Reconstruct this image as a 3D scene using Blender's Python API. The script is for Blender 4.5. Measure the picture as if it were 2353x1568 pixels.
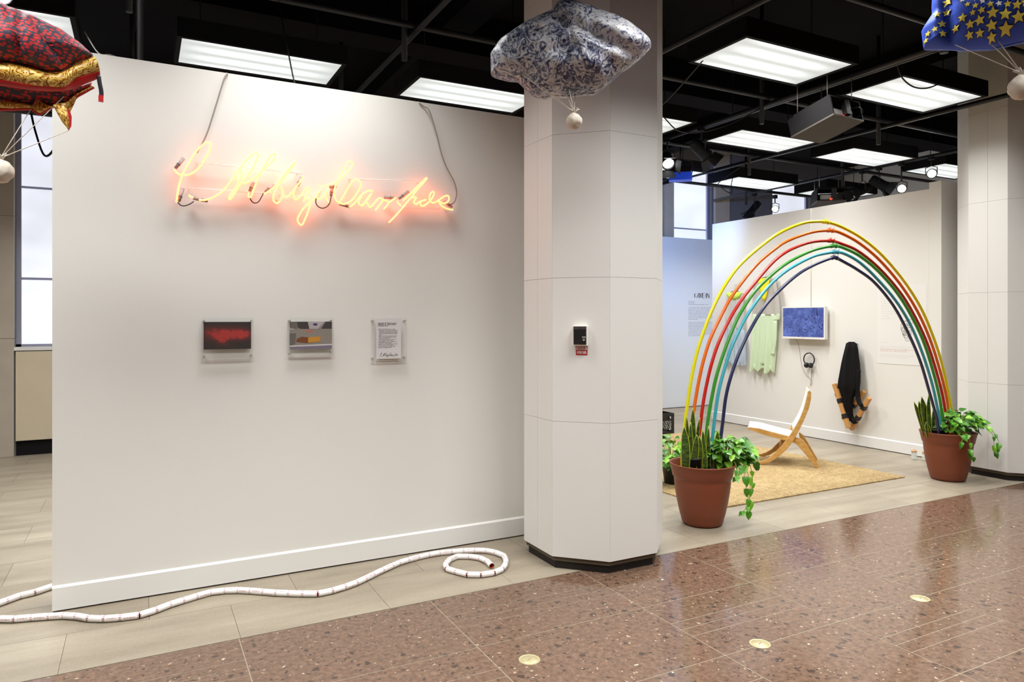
import bpy, bmesh, math, random
from mathutils import Vector, Matrix, noise
R = math.radians
SC = bpy.context.scene
COL = SC.collection
for _o in list(bpy.data.objects):
    bpy.data.objects.remove(_o, do_unlink=True)

# ------------------------------------------------------------------ camera, world, exposure
cam = bpy.data.cameras.new('camera')
cam.sensor_width = 36.0
cam.lens = 1624.0 / 2353.0 * 36.0
cam.shift_y = -(784.0 - 730.0) / 2353.0
cam.clip_end = 100
CAMO = bpy.data.objects.new('camera', cam)
COL.objects.link(CAMO)
YAW = R(27.757)
CAMO.location = (0, 0, 1.59)
CAMO.rotation_euler = (R(90), 0, -YAW)
SC.camera = CAMO
W = bpy.data.worlds.new('world')
SC.world = W
W.use_nodes = True
W.node_tree.nodes['Background'].inputs[0].default_value = (0.75, 0.8, 0.9, 1)
W.node_tree.nodes['Background'].inputs[1].default_value = 0.05
SC.view_settings.view_transform = 'Standard'
SC.view_settings.look = 'None'
SC.view_settings.gamma = 1
SC.view_settings.use_curve_mapping = False
SC.view_settings.exposure = 0.35
LAMP_POWER = 29.0          # watts of each fluorescent fixture
LAMP_COL = (0.985, 1.0, 0.975)

SC.cycles.max_bounces = 7
SC.cycles.diffuse_bounces = 4
SC.cycles.glossy_bounces = 3
SC.cycles.transparent_max_bounces = 10
SC.cycles.caustics_reflective = False
SC.cycles.caustics_refractive = False
random.seed(7)

# ------------------------------------------------------------------ measured outlines (metres)
NEON = [[(0.1829, 2.2471), (0.1854, 2.2608), (0.1915, 2.3151), (0.1988, 2.3507), (0.2098, 2.3921), (0.2269, 2.4369), (0.2466, 2.4768), (0.2664, 2.5141), (0.2912, 2.5548), (0.3162, 2.5849), (0.3363, 2.6049), (0.3514, 2.6081), (0.3628, 2.5998), (0.3616, 2.579), (0.3514, 2.5505), (0.3388, 2.5217), (0.3212, 2.4844), (0.3012, 2.4551), (0.2763, 2.4282), (0.2515, 2.4122), (0.2269, 2.4051), (0.2049, 2.4051), (0.1878, 2.4143), (0.1769, 2.424), (0.1757, 2.4333)], [(0.2466, 2.2926), (0.259, 2.2855), (0.2713, 2.2797)], [(0.3012, 2.2698), (0.3263, 2.2703), (0.3514, 2.2778), (0.3768, 2.2907), (0.4023, 2.3079), (0.4279, 2.3307), (0.4485, 2.356), (0.4692, 2.3883), (0.4926, 2.4238), (0.5135, 2.4593), (0.5372, 2.4952), (0.5636, 2.5315), (0.5902, 2.5596), (0.6089, 2.5743), (0.6236, 2.5731), (0.6249, 2.5549), (0.6142, 2.5255), (0.5982, 2.49), (0.5769, 2.4514), (0.553, 2.4182), (0.5293, 2.3853), (0.5083, 2.35), (0.4874, 2.312), (0.4718, 2.2885), (0.4645, 2.2866), (0.464, 2.2963), (0.4796, 2.3253), (0.5004, 2.3577), (0.5162, 2.3897), (0.5266, 2.4186), (0.5332, 2.4444), (0.528, 2.4607), (0.5162, 2.4581), (0.5031, 2.4415), (0.5018, 2.4247), (0.5109, 2.4032), (0.5266, 2.3907), (0.5451, 2.3867), (0.5636, 2.394), (0.5902, 2.4146), (0.6169, 2.4382), (0.6492, 2.4724), (0.6817, 2.5068), (0.709, 2.5381), (0.724, 2.5625), (0.724, 2.5797), (0.7131, 2.5813), (0.6953, 2.5652), (0.6762, 2.5319), (0.6573, 2.4931), (0.6411, 2.4603), (0.6276, 2.4308), (0.6196, 2.4046), (0.6062, 2.3724), (0.5955, 2.3376), (0.5875, 2.3145), (0.5769, 2.3066), (0.5702, 2.3159), (0.5742, 2.3331)], [(0.6604, 2.3321), (0.6877, 2.3524), (0.7166, 2.379), (0.7369, 2.402), (0.7603, 2.4344), (0.7897, 2.4782), (0.8163, 2.5144), (0.8371, 2.5425), (0.8424, 2.5393), (0.8222, 2.5073), (0.7956, 2.4681), (0.7662, 2.4258), (0.7399, 2.3871), (0.7238, 2.3554), (0.7137, 2.3244), (0.7137, 2.3002), (0.7253, 2.286), (0.7399, 2.2856), (0.7545, 2.3034), (0.7662, 2.3286), (0.7691, 2.347), (0.7662, 2.3681), (0.7574, 2.3855)], [(0.7735, 2.3322), (0.7897, 2.3289), (0.8044, 2.3347), (0.8222, 2.3545), (0.8401, 2.3804), (0.855, 2.4032), (0.8699, 2.4229), (0.885, 2.4489), (0.8865, 2.4582)], [(0.8386, 2.3711), (0.8326, 2.3431), (0.8371, 2.3189), (0.849, 2.3153), (0.867, 2.3305), (0.885, 2.3535), (0.9, 2.3794), (0.9136, 2.3929), (0.9288, 2.3864), (0.9242, 2.3659), (0.9091, 2.34), (0.897, 2.3206), (0.8916, 2.3063), (0.9, 2.3192), (0.9182, 2.3268), (0.9318, 2.3202), (0.9333, 2.3017), (0.9273, 2.2704), (0.9151, 2.2324), (0.9, 2.1944), (0.885, 2.1627), (0.8699, 2.1633), (0.858, 2.1794), (0.8565, 2.1977), (0.8699, 2.2263), (0.891, 2.2616), (0.9212, 2.2946), (0.9455, 2.315), (0.97, 2.3449), (0.9853, 2.371), (0.9976, 2.3907)], [(0.97, 2.348), (0.9761, 2.3329), (0.9884, 2.3292), (1.0069, 2.3447), (1.0254, 2.3681), (1.0472, 2.4043), (1.0332, 2.3749), (1.0254, 2.3556), (1.0316, 2.3373), (1.0472, 2.3104)], [(0.9822, 2.4096), (1.0069, 2.4102), (1.0378, 2.4176), (1.069, 2.4328), (1.1004, 2.4498), (1.1288, 2.4744), (1.1574, 2.5056), (1.183, 2.5366), (1.1958, 2.5633), (1.1926, 2.5789), (1.1766, 2.582), (1.1606, 2.5692), (1.1415, 2.5325), (1.1256, 2.4994), (1.113, 2.4698), (1.0972, 2.4369), (1.0847, 2.4075), (1.08, 2.3788), (1.0847, 2.3478), (1.0972, 2.3236), (1.1162, 2.3124), (1.1415, 2.3096), (1.1702, 2.3197), (1.199, 2.3441), (1.2248, 2.3812), (1.2442, 2.418), (1.2507, 2.4441), (1.241, 2.4656), (1.2183, 2.4731), (1.1958, 2.4552), (1.1734, 2.4214), (1.1479, 2.3749), (1.1162, 2.3187)], [(1.1753, 2.2918), (1.1969, 2.3057), (1.2186, 2.3287), (1.2372, 2.3548), (1.2591, 2.3781), (1.2842, 2.3971), (1.3095, 2.4069), (1.3317, 2.4057)], [(1.256, 2.3686), (1.2404, 2.3427), (1.2372, 2.3209), (1.2497, 2.308), (1.2654, 2.3123), (1.2874, 2.3433), (1.3063, 2.3726), (1.3222, 2.3925), (1.3063, 2.3649), (1.2874, 2.3324), (1.2969, 2.3192), (1.3063, 2.3029), (1.3222, 2.3087), (1.3444, 2.3352), (1.3636, 2.3585), (1.3828, 2.3647), (1.3957, 2.3548), (1.3861, 2.3353), (1.3636, 2.3055), (1.346, 2.2841)], [(1.3957, 2.3501), (1.4183, 2.3518), (1.4345, 2.3421), (1.4215, 2.316), (1.4022, 2.2958)], [(1.4361, 2.3375), (1.454, 2.353), (1.4834, 2.3757)], [(1.4933, 2.356), (1.5032, 2.3378), (1.5196, 2.328)], [(1.5329, 2.3622), (1.5694, 2.3937), (1.613, 2.4403), (1.6535, 2.4822), (1.6927, 2.5226), (1.6971, 2.5166), (1.6569, 2.468), (1.6231, 2.4299), (1.5928, 2.3908), (1.5528, 2.3415), (1.5032, 2.281), (1.4606, 2.234), (1.4361, 2.2104)], [(1.5962, 2.3831), (1.613, 2.3908), (1.6248, 2.3853), (1.613, 2.3684), (1.6096, 2.3522), (1.6265, 2.3439), (1.6434, 2.3579), (1.6671, 2.3694), (1.6944, 2.3795)], [(1.6535, 2.3587), (1.6569, 2.3397), (1.6739, 2.3362), (1.7012, 2.3527), (1.7287, 2.3806), (1.7494, 2.4146), (1.7511, 2.4341), (1.7373, 2.4346), (1.7218, 2.4123), (1.7184, 2.3862), (1.7321, 2.3647), (1.7563, 2.3649), (1.7841, 2.3816), (1.812, 2.4033), (1.8436, 2.4189), (1.8594, 2.4104), (1.8577, 2.3873), (1.84, 2.3696), (1.8155, 2.3645), (1.798, 2.3713), (1.7858, 2.3753), (1.8015, 2.3504), (1.833, 2.3332), (1.8612, 2.327), (1.8895, 2.3258)]]
SLEEVE = [[(0.221, 2.5072), (0.1793, 2.4433)], [(0.2173, 2.3329), (0.1964, 2.2552)], [(0.2732, 2.2829), (0.3487, 2.2682)], [(0.6022, 2.3996), (0.5807, 2.3468)], [(0.7192, 2.3985), (0.6699, 2.3485)], [(0.8849, 2.4572), (0.8577, 2.4022)], [(1.0762, 2.4148), (1.0636, 2.3569)], [(1.0574, 2.4163), (1.0983, 2.4192)], [(1.1205, 2.3139), (1.1877, 2.295)], [(1.4132, 2.3794), (1.477, 2.375)], [(1.58, 2.4295), (1.51, 2.3744)], [(1.8312, 2.3864), (1.888, 2.3413)]]
WIRE = [[(0.1907, 2.2492), (0.2053, 2.2341), (0.225, 2.2315), (0.2521, 2.243), (0.2744, 2.261)], [(0.5808, 2.3042), (0.5942, 2.2827), (0.6102, 2.2768), (0.629, 2.2853), (0.6452, 2.3121), (0.6588, 2.3416)], [(0.9721, 2.3403), (0.9691, 2.309), (0.9814, 2.285), (1.0091, 2.2745), (1.0371, 2.286), (1.0558, 2.3124), (1.0651, 2.354)]]
RAIL = [[(0.2676, 2.4896), (0.8889, 2.4806)], [(0.2304, 2.3351), (0.7755, 2.344)], [(0.7315, 2.306), (1.0114, 2.3763)], [(1.1744, 2.4739), (1.678, 2.5038)], [(1.5265, 2.3202), (1.8767, 2.3299)]]
CABLE_L = [(0.4605, 3.0387), (0.4437, 3.0101), (0.4054, 2.8755), (0.3651, 2.729), (0.3345, 2.6358), (0.2925, 2.5496)]
CABLE_R = [(1.6735, 3.0357), (1.7264, 2.9961), (1.7578, 2.9178), (1.7894, 2.8183), (1.818, 2.7119), (1.85, 2.632), (1.8821, 2.5755), (1.9145, 2.5216), (1.9307, 2.4541), (1.921, 2.3993), (1.9015, 2.3739), (1.8757, 2.363)]
GARLAND = [(-0.4563, 4.9053), (-0.5356, 4.8465), (-0.6026, 4.8247), (-0.6586, 4.7753), (-0.7084, 4.7345), (-0.7444, 4.682), (-0.7395, 4.6042), (-0.6917, 4.5363), (-0.6443, 4.5023), (-0.5774, 4.4641), (-0.5016, 4.4448), (-0.4238, 4.4214), (-0.3561, 4.3975), (-0.2957, 4.3559), (-0.2361, 4.2941), (-0.1643, 4.2509), (-0.091, 4.2286), (-0.0047, 4.2162), (0.0727, 4.2482), (0.1415, 4.2938), (0.2099, 4.3223), (0.2803, 4.3523), (0.3557, 4.3775), (0.4317, 4.3666), (0.5019, 4.3377), (0.5627, 4.2947), (0.6266, 4.2429), (0.6882, 4.1946), (0.7504, 4.1532), (0.8196, 4.1111), (0.8941, 4.0719), (0.976, 4.0772), (1.0546, 4.0996), (1.1316, 4.1339), (1.195, 4.1722), (1.2553, 4.2127), (1.3308, 4.2618), (1.4082, 4.3098), (1.4651, 4.3425), (1.5343, 4.3648), (1.6102, 4.385), (1.6903, 4.3976), (1.7684, 4.3984), (1.847, 4.3838), (1.9274, 4.3675), (1.9977, 4.3375), (2.0631, 4.2961), (2.1038, 4.2318), (2.1234, 4.1512), (2.0973, 4.0686), (2.0564, 3.9971), (1.9995, 3.9322), (1.9259, 3.9004), (1.8407, 3.9079), (1.7725, 3.9496), (1.7299, 4.0263), (1.6979, 4.0961), (1.7174, 4.1755), (1.7787, 4.2492), (1.8452, 4.2804), (1.9146, 4.2438), (1.9649, 4.1794), (1.9798, 4.1064), (1.9684, 4.015)]
ARC = {'yellow': {'y': 4.180000000000001, 'apex': 13, 'pts': [(3.6736, 0.524), (3.6943, 0.747), (3.7256, 0.9308), (3.7649, 1.1267), (3.8221, 1.3218), (3.9067, 1.5186), (4.0062, 1.6997), (4.1428, 1.8846), (4.3103, 2.0433), (4.603, 2.234), (4.8043, 2.3299), (5.0138, 2.3974), (5.1729, 2.4197), (5.2949, 2.4259), (5.4881, 2.395), (5.7742, 2.3059), (6.0714, 2.1567), (6.3832, 1.931), (6.6395, 1.682), (6.8392, 1.395), (6.9802, 1.1235), (7.0804, 0.849), (7.1529, 0.6052), (7.1821, 0.4189)]}, 'orange': {'y': 4.17, 'apex': 14, 'pts': [(3.7341, 0.5035), (3.7515, 0.7362), (3.7817, 0.8898), (3.8262, 1.0846), (3.8795, 1.2617), (3.9513, 1.4299), (4.0451, 1.5797), (4.1604, 1.7425), (4.3, 1.888), (4.4698, 2.0378), (4.6545, 2.1563), (4.7928, 2.2282), (5.0018, 2.2965), (5.1605, 2.3329), (5.3384, 2.3525), (5.475, 2.3362), (5.7316, 2.2557), (6.0257, 2.106), (6.3366, 1.8787), (6.5938, 1.6216), (6.793, 1.3355), (6.9281, 1.0649), (7.0319, 0.8116), (7.0779, 0.6005), (7.0996, 0.4268)]}, 'red': {'y': 4.16, 'apex': 13, 'pts': [(3.7862, 0.4836), (3.828, 0.7004), (3.8568, 0.8864), (3.8956, 1.053), (3.9554, 1.2397), (4.0281, 1.3984), (4.1369, 1.5693), (4.2611, 1.7226), (4.4151, 1.8691), (4.6181, 2.0425), (4.7813, 2.1393), (4.9898, 2.2131), (5.1482, 2.2458), (5.3368, 2.261), (5.4618, 2.2416), (5.6893, 2.1865), (5.9802, 2.0451), (6.289, 1.8281), (6.5123, 1.6024), (6.7085, 1.3386), (6.8602, 1.048), (6.9609, 0.7971), (7.0108, 0.5959), (7.0322, 0.4335)]}, 'green': {'y': 4.15, 'apex': 13, 'pts': [(3.852, 0.4287), (3.8787, 0.6184), (3.9054, 0.7954), (3.9459, 0.9725), (3.9956, 1.1402), (4.077, 1.3293), (4.168, 1.5036), (4.2338, 1.6074), (4.3754, 1.7728), (4.5207, 1.8889), (4.7185, 2.0143), (4.9253, 2.108), (5.1358, 2.1763), (5.3578, 2.2178), (5.4774, 2.2043), (5.7041, 2.1395), (5.9677, 2.0071), (6.2429, 1.8088), (6.4648, 1.5818), (6.6433, 1.34), (6.7901, 1.0513), (6.8878, 0.802), (6.9371, 0.5911), (6.9584, 0.4406)]}, 'cyan': {'y': 4.140000000000001, 'apex': 11, 'pts': [(3.9184, 0.4747), (3.9363, 0.6152), (3.9679, 0.823), (4.0087, 1.0196), (4.0764, 1.2071), (4.1579, 1.3831), (4.3167, 1.6145), (4.5099, 1.8101), (4.7071, 1.9506), (4.9135, 2.0492), (5.1234, 2.1227), (5.3663, 2.1645), (5.4917, 2.1493), (5.6904, 2.0814), (5.9238, 1.9459), (6.1959, 1.7473), (6.4162, 1.522), (6.5941, 1.2595), (6.7427, 0.972), (6.8272, 0.7435), (6.8712, 0.5976), (6.8923, 0.4472)]}, 'navy': {'y': 4.130000000000001, 'apex': 11, 'pts': [(3.9945, 0.4693), (4.0126, 0.6105), (4.04, 0.7786), (4.0721, 0.9679), (4.134, 1.1454), (4.2304, 1.3351), (4.3543, 1.5165), (4.499, 1.6838), (4.6958, 1.8346), (4.9016, 1.9615), (5.111, 2.0486), (5.3421, 2.1165), (5.451, 2.082), (5.6483, 2.0134), (5.8796, 1.9061), (6.1492, 1.6984), (6.368, 1.4432), (6.5466, 1.1813), (6.6751, 0.9153), (6.7602, 0.7283), (6.8128, 0.6029), (6.8406, 0.4527)]}}
CHAIR_A = [(-0.5249, 0.8006), (-0.5422, 0.779), (-0.5409, 0.7163), (-0.5217, 0.6178), (-0.4862, 0.5184), (-0.4507, 0.4325), (-0.4118, 0.3462), (-0.3662, 0.2557), (-0.3007, 0.1633), (-0.2282, 0.0876), (-0.1685, 0.0407), (-0.1218, 0.0088), (-0.0615, -0.01), (0.0026, -0.0149), (0.0114, 0.0059), (-0.0345, 0.0165), (-0.0883, 0.0383), (-0.1418, 0.0742), (-0.195, 0.1348), (-0.248, 0.195), (-0.3007, 0.269), (-0.3466, 0.3423), (-0.3923, 0.4222), (-0.4312, 0.5015), (-0.4636, 0.5871), (-0.4862, 0.672), (-0.5024, 0.7425), (-0.5101, 0.7903)]
CHAIR_B = [(0.0909, 0.3804), (0.067, 0.3854), (-0.0345, 0.3769), (-0.1685, 0.3457), (-0.3269, 0.313), (-0.4312, 0.2984), (-0.4733, 0.2696), (-0.5088, 0.2126), (-0.5538, 0.1321), (-0.5921, 0.0654), (-0.6176, 0.0187), (-0.6145, -0.0058), (-0.5858, -0.0012), (-0.5538, 0.0416), (-0.4959, 0.121), (-0.4442, 0.1802), (-0.4053, 0.2266), (-0.3662, 0.2486), (-0.2875, 0.2647), (-0.1685, 0.289), (-0.0547, 0.3175), (0.0467, 0.3507), (0.0875, 0.3627)]
CHAIR_F = (-0.6564, 0.7544)
SNAKE_L = [(3.655, 4.128, 0.494, 3.647, 4.132, 0.761, 0.049), (3.729, 4.14, 0.537, 3.742, 4.133, 0.899, 0.036), (3.724, 4.153, 0.496, 3.705, 4.162, 0.839, 0.018), (3.714, 4.127, 0.502, 3.711, 4.129, 0.793, 0.026), (3.765, 4.131, 0.536, 3.786, 4.12, 0.825, 0.023), (3.7, 4.084, 0.495, 3.715, 4.076, 0.706, 0.039), (3.75, 4.078, 0.488, 3.748, 4.079, 0.693, 0.033), (3.811, 4.097, 0.498, 3.808, 4.098, 0.731, 0.026), (3.919, 4.091, 0.555, 3.943, 4.078, 0.721, 0.033), (3.875, 4.114, 0.555, 3.878, 4.112, 0.754, 0.02)]
SNAKE_R = [(6.841, 4.265, 0.428, 6.744, 4.316, 0.758, 0.037), (6.837, 4.247, 0.427, 6.771, 4.281, 0.769, 0.044), (6.848, 4.22, 0.441, 6.774, 4.259, 0.815, 0.055), (6.812, 4.209, 0.438, 6.789, 4.221, 0.569, 0.044), (6.821, 4.204, 0.496, 6.809, 4.211, 0.839, 0.033), (6.863, 4.182, 0.54, 6.838, 4.195, 0.7, 0.025)]
NAVY_C = (1.9964, 3.1305, 2.998)
NAVY_AZ = 0.0832
NAVY = [(-0.4213, -0.1232), (-0.4238, -0.0183), (-0.3761, 0.05), (-0.2762, 0.1163), (-0.1767, 0.1675), (-0.0974, 0.1944), (-0.0727, 0.2331), (-0.0382, 0.2507), (0.0013, 0.2492), (0.0505, 0.2286), (0.1338, 0.196), (0.2315, 0.158), (0.3045, 0.1211), (0.3627, 0.075), (0.4063, 0.0343), (0.4184, -0.0003), (0.3772, -0.0431), (0.3142, -0.0951), (0.2705, -0.1184), (0.2071, -0.1756), (0.1534, -0.2184), (0.124, -0.2373), (0.075, -0.236), (-0.0086, -0.2487), (-0.1073, -0.2436), (-0.1569, -0.2547), (-0.2065, -0.2336), (-0.2513, -0.1926), (-0.2862, -0.1569), (-0.3111, -0.1462), (-0.3711, -0.1371)]
NAVY_TIES = [(-0.2513, -0.1579), (0.2753, -0.1038), (-0.0086, -0.2437)]
NAVY_BALL = [(0.016, -0.4024), (0.017, -0.358)]
RED_C = (-0.4146, 3.2693, 2.6208)
RED_AZ = -0.6106
RED_TOP = [(-0.2584, -0.0016), (-0.2145, 0.0709), (-0.1356, 0.1306), (-0.0539, 0.1573), (-0.0252, 0.1439), (0.0112, 0.1411), (0.0581, 0.1257), (0.1444, 0.0977), (0.2099, 0.0571), (0.25, 0.0222)]
RED_MID = [(-0.2584, -0.097), (-0.2145, -0.1048), (-0.1356, -0.0914), (-0.0539, -0.0673), (-0.0058, -0.0647), (0.0432, -0.0666), (0.0933, -0.0777), (0.1522, -0.0629), (0.1861, -0.0253), (0.2514, 0.0178)]
RED_LOW = [(-0.2584, -0.1531), (-0.2145, -0.1586), (-0.1356, -0.1491), (-0.0539, -0.1362), (-0.0058, -0.1359), (0.0383, -0.1395), (0.0933, -0.1352), (0.1522, -0.1273), (0.1966, -0.0788), (0.2717, -0.0391)]
RED_HEM = [(-0.2584, -0.1727), (-0.2145, -0.1756), (-0.1356, -0.1664), (-0.0539, -0.1553), (-0.0058, -0.1537), (0.0383, -0.1544), (0.0933, -0.1488), (0.1522, -0.138), (0.1993, -0.1123), (0.273, -0.0608)]
RED_IN = [(-0.2584, -0.1924), (-0.1922, -0.2055), (-0.0539, -0.1876), (-0.0058, -0.1833), (0.0432, -0.1865), (0.0731, -0.1661), (0.1136, -0.1861), (0.1444, -0.1746), (0.16, -0.1688), (0.1966, -0.119), (0.2473, -0.0768)]
RED_IN2 = [(-0.2584, -0.2148), (-0.1922, -0.2369), (-0.0539, -0.2213), (-0.0058, -0.21), (0.0432, -0.2015), (0.0731, -0.2204), (0.1034, -0.191), (0.1341, -0.1764), (0.1652, -0.171), (0.1993, -0.1216), (0.2568, -0.0781)]
RED_IN3 = [(-0.2584, -0.2288), (-0.1922, -0.2497), (-0.0539, -0.2301), (-0.0058, -0.2189), (0.0432, -0.209), (0.0719, -0.2266), (0.1072, -0.1949), (0.1341, -0.1795), (0.1678, -0.1767), (0.2019, -0.1304), (0.2622, -0.0802)]
RED_FLAP = [(0.1626, -0.1975), (0.1717, -0.2037), (0.1782, -0.2272), (0.1769, -0.2644), (0.1686, -0.2841), (0.1704, -0.247)]
RED_FOLD = [(0.1574, -0.1723), (0.1966, -0.1268), (0.1927, -0.1568), (0.1743, -0.2048), (0.1626, -0.1975)]
RED_INTOP = [(-0.2584, -0.1531), (-0.2145, -0.1558), (-0.1356, -0.1462), (-0.0539, -0.1348), (-0.0058, -0.1329), (0.0383, -0.1335), (0.0933, -0.1292), (0.1522, -0.1212), (0.1861, -0.1055), (0.2487, -0.0687)]
RED_FLAP2 = [(0.1136, -0.1892), (0.1574, -0.1723), (0.1626, -0.1991), (0.1704, -0.247), (0.1691, -0.2841), (0.1444, -0.2511)]
RED_STRAP = [(0.2668, -0.0589), (0.2703, -0.0865), (0.2758, -0.1169), (0.2766, -0.1387), (0.2749, -0.1626)]
RED_BALL = [(-0.0527, -0.4707), (-0.0479, -0.4128)]
RED_TIES = [(0.0606, -0.1714), (0.1691, -0.281), (0.1522, -0.1457)]
STAR_C = (2.8026, 1.4631, 2.7107)
STAR_AZ = 0.6052
STAR = [(-0.2466, -0.0792), (-0.2539, -0.0103), (-0.2188, 0.0428), (-0.22, 0.0765), (-0.2164, 0.1451), (-0.141, 0.1744), (-0.0277, 0.1673), (0.0908, 0.1289), (0.1933, 0.0647), (0.2428, -0.0141), (0.233, -0.0871), (0.163, -0.114), (0.122, -0.1227), (0.0676, -0.1209), (0.0269, -0.1225), (-0.0277, -0.1265), (-0.0837, -0.1171), (-0.1271, -0.1104), (-0.1526, -0.1022), (-0.1997, -0.0893)]
STAR_FOLD = [(-0.1433, 0.0847), (-0.141, 0.0157), (-0.1526, -0.0282), (-0.1503, -0.078), (-0.141, -0.1047)]
STAR_PTS = [(-0.0244, -0.0391), (0.0128, -0.0505), (0.0505, -0.0646), (-0.0277, -0.0757), (0.0139, -0.0931), (0.0548, -0.1128), (-0.1156, -0.0286), (-0.0927, -0.0555), (-0.0634, -0.0515), (-0.1387, -0.0519), (0.0462, -0.0282), (0.0193, -0.0204), (-0.031, -0.0108), (-0.0757, -0.0014), (-0.0566, -0.0221), (-0.0837, -0.0225), (-0.0996, 0.0111), (-0.0533, 0.0066), (-0.0057, -0.0143), (0.0096, 0.0058), (0.0323, 0.0029), (0.0569, 0.0007), (-0.0123, 0.0099), (-0.0344, 0.0207), (-0.1156, 0.034), (-0.0746, 0.0226), (-0.1317, 0.0544), (-0.1643, 0.0598), (-0.1974, 0.0182), (-0.1666, 0.0205), (-0.1808, -0.0216), (-0.2045, -0.0383), (-0.1784, -0.058), (-0.2069, 0.0593), (-0.095, -0.0875), (-0.0634, -0.0892), (-0.0277, -0.1078), (-0.0589, 0.0389), (-0.0123, 0.0325), (0.0377, 0.0265), (-0.0344, 0.0515), (-0.1018, 0.0537), (0.0718, -0.0252), (0.0844, -0.0595), (0.0802, -0.0977), (0.097, -0.008), (-0.2285, -0.0441), (-0.2357, -0.0648), (0.1116, -0.0427), (0.122, -0.0865), (0.1344, -0.0173), (0.1528, -0.0629), (0.0161, 0.0519), (0.0633, 0.0423), (-0.0769, 0.0839), (-0.1317, 0.0926), (-0.1737, 0.109), (-0.0499, 0.0957), (-0.0013, 0.0935), (0.0505, 0.0771), (0.1012, 0.0377), (-0.1133, 0.126), (-0.1549, 0.1343)]
STAR_SZ = [75, 75, 80, 72, 88, 90, 60, 60, 68, 52, 60, 48, 45, 42, 48, 40, 38, 40, 40, 42, 40, 55, 32, 45, 40, 36, 36, 68, 55, 55, 58, 45, 50, 50, 55, 55, 60, 30, 35, 35, 30, 35, 60, 75, 80, 60, 45, 40, 60, 70, 60, 60, 50, 50, 50, 50, 50, 50, 50, 50, 50, 50, 50]
STAR_TIES = [(-0.141, -0.102), (-0.0499, -0.0948), (-0.0145, -0.1027)]
STAR_BALL = [(0.0612, -0.2897), (0.0591, -0.2343)]

# ------------------------------------------------------------------ helpers: naming
def tag(o, label=None, cat=None, group=None, kind=None):
    if label: o['label'] = label
    if cat: o['category'] = cat
    if group: o['group'] = group
    if kind: o['kind'] = kind
    return o

def thing(name, loc=(0, 0, 0), rz=0.0, label=None, cat=None, group=None, kind=None):
    o = bpy.data.objects.new(name, None)
    o.empty_display_size = 0.1
    COL.objects.link(o)
    o.location = loc
    o.rotation_euler = (0, 0, rz)
    return tag(o, label, cat, group, kind)

def link(name, me, parent=None, loc=None, mtx=None):
    o = bpy.data.objects.new(name, me)
    COL.objects.link(o)
    if parent: o.parent = parent
    if loc is not None: o.location = loc
    if mtx is not None: o.matrix_local = mtx
    return o

# ------------------------------------------------------------------ helpers: materials
MATS = {}
def nmat(name):
    m = bpy.data.materials.new(name)
    m.use_nodes = True
    MATS[name] = m
    nt = m.node_tree
    return m, nt, nt.nodes['Principled BSDF']

def srgb(r, g, b):
    f = lambda c: c / 12.92 if c <= 0.04045 else ((c + 0.055) / 1.055) ** 2.4
    return (f(r / 255), f(g / 255), f(b / 255), 1)

def mat(name, col, rough=0.6, metal=0.0, spec=0.5, var=0.0, vscale=30.0, bump=0.0, bscale=200.0, emit=None, estr=0.0, alpha=1.0, trans=0.0, coat=0.0):
    m, nt, p = nmat(name)
    p.inputs['Base Color'].default_value = col
    p.inputs['Roughness'].default_value = rough
    p.inputs['Metallic'].default_value = metal
    p.inputs['Specular IOR Level'].default_value = spec
    p.inputs['Alpha'].default_value = alpha
    p.inputs['Transmission Weight'].default_value = trans
    p.inputs['Coat Weight'].default_value = coat
    if emit:
        p.inputs['Emission Color'].default_value = emit
        p.inputs['Emission Strength'].default_value = estr
    if var > 0:
        n = nt.nodes.new('ShaderNodeTexNoise'); n.inputs['Scale'].default_value = vscale; n.inputs['Detail'].default_value = 4
        tc = nt.nodes.new('ShaderNodeNewGeometry')
        nt.links.new(tc.outputs['Position'], n.inputs['Vector'])
        mx = nt.nodes.new('ShaderNodeMixRGB')
        mx.inputs[1].default_value = tuple(c * (1 - var) for c in col[:3]) + (1,)
        mx.inputs[2].default_value = tuple(min(1, c * (1 + var)) for c in col[:3]) + (1,)
        nt.links.new(n.outputs['Fac'], mx.inputs[0]); nt.links.new(mx.outputs[0], p.inputs['Base Color'])
    if bump > 0:
        n2 = nt.nodes.new('ShaderNodeTexNoise'); n2.inputs['Scale'].default_value = bscale; n2.inputs['Detail'].default_value = 3
        g2 = nt.nodes.new('ShaderNodeNewGeometry'); nt.links.new(g2.outputs['Position'], n2.inputs['Vector'])
        b = nt.nodes.new('ShaderNodeBump'); b.inputs['Strength'].default_value = bump; b.inputs['Distance'].default_value = 0.002
        nt.links.new(n2.outputs['Fac'], b.inputs['Height']); nt.links.new(b.outputs[0], p.inputs['Normal'])
    return m

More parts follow.
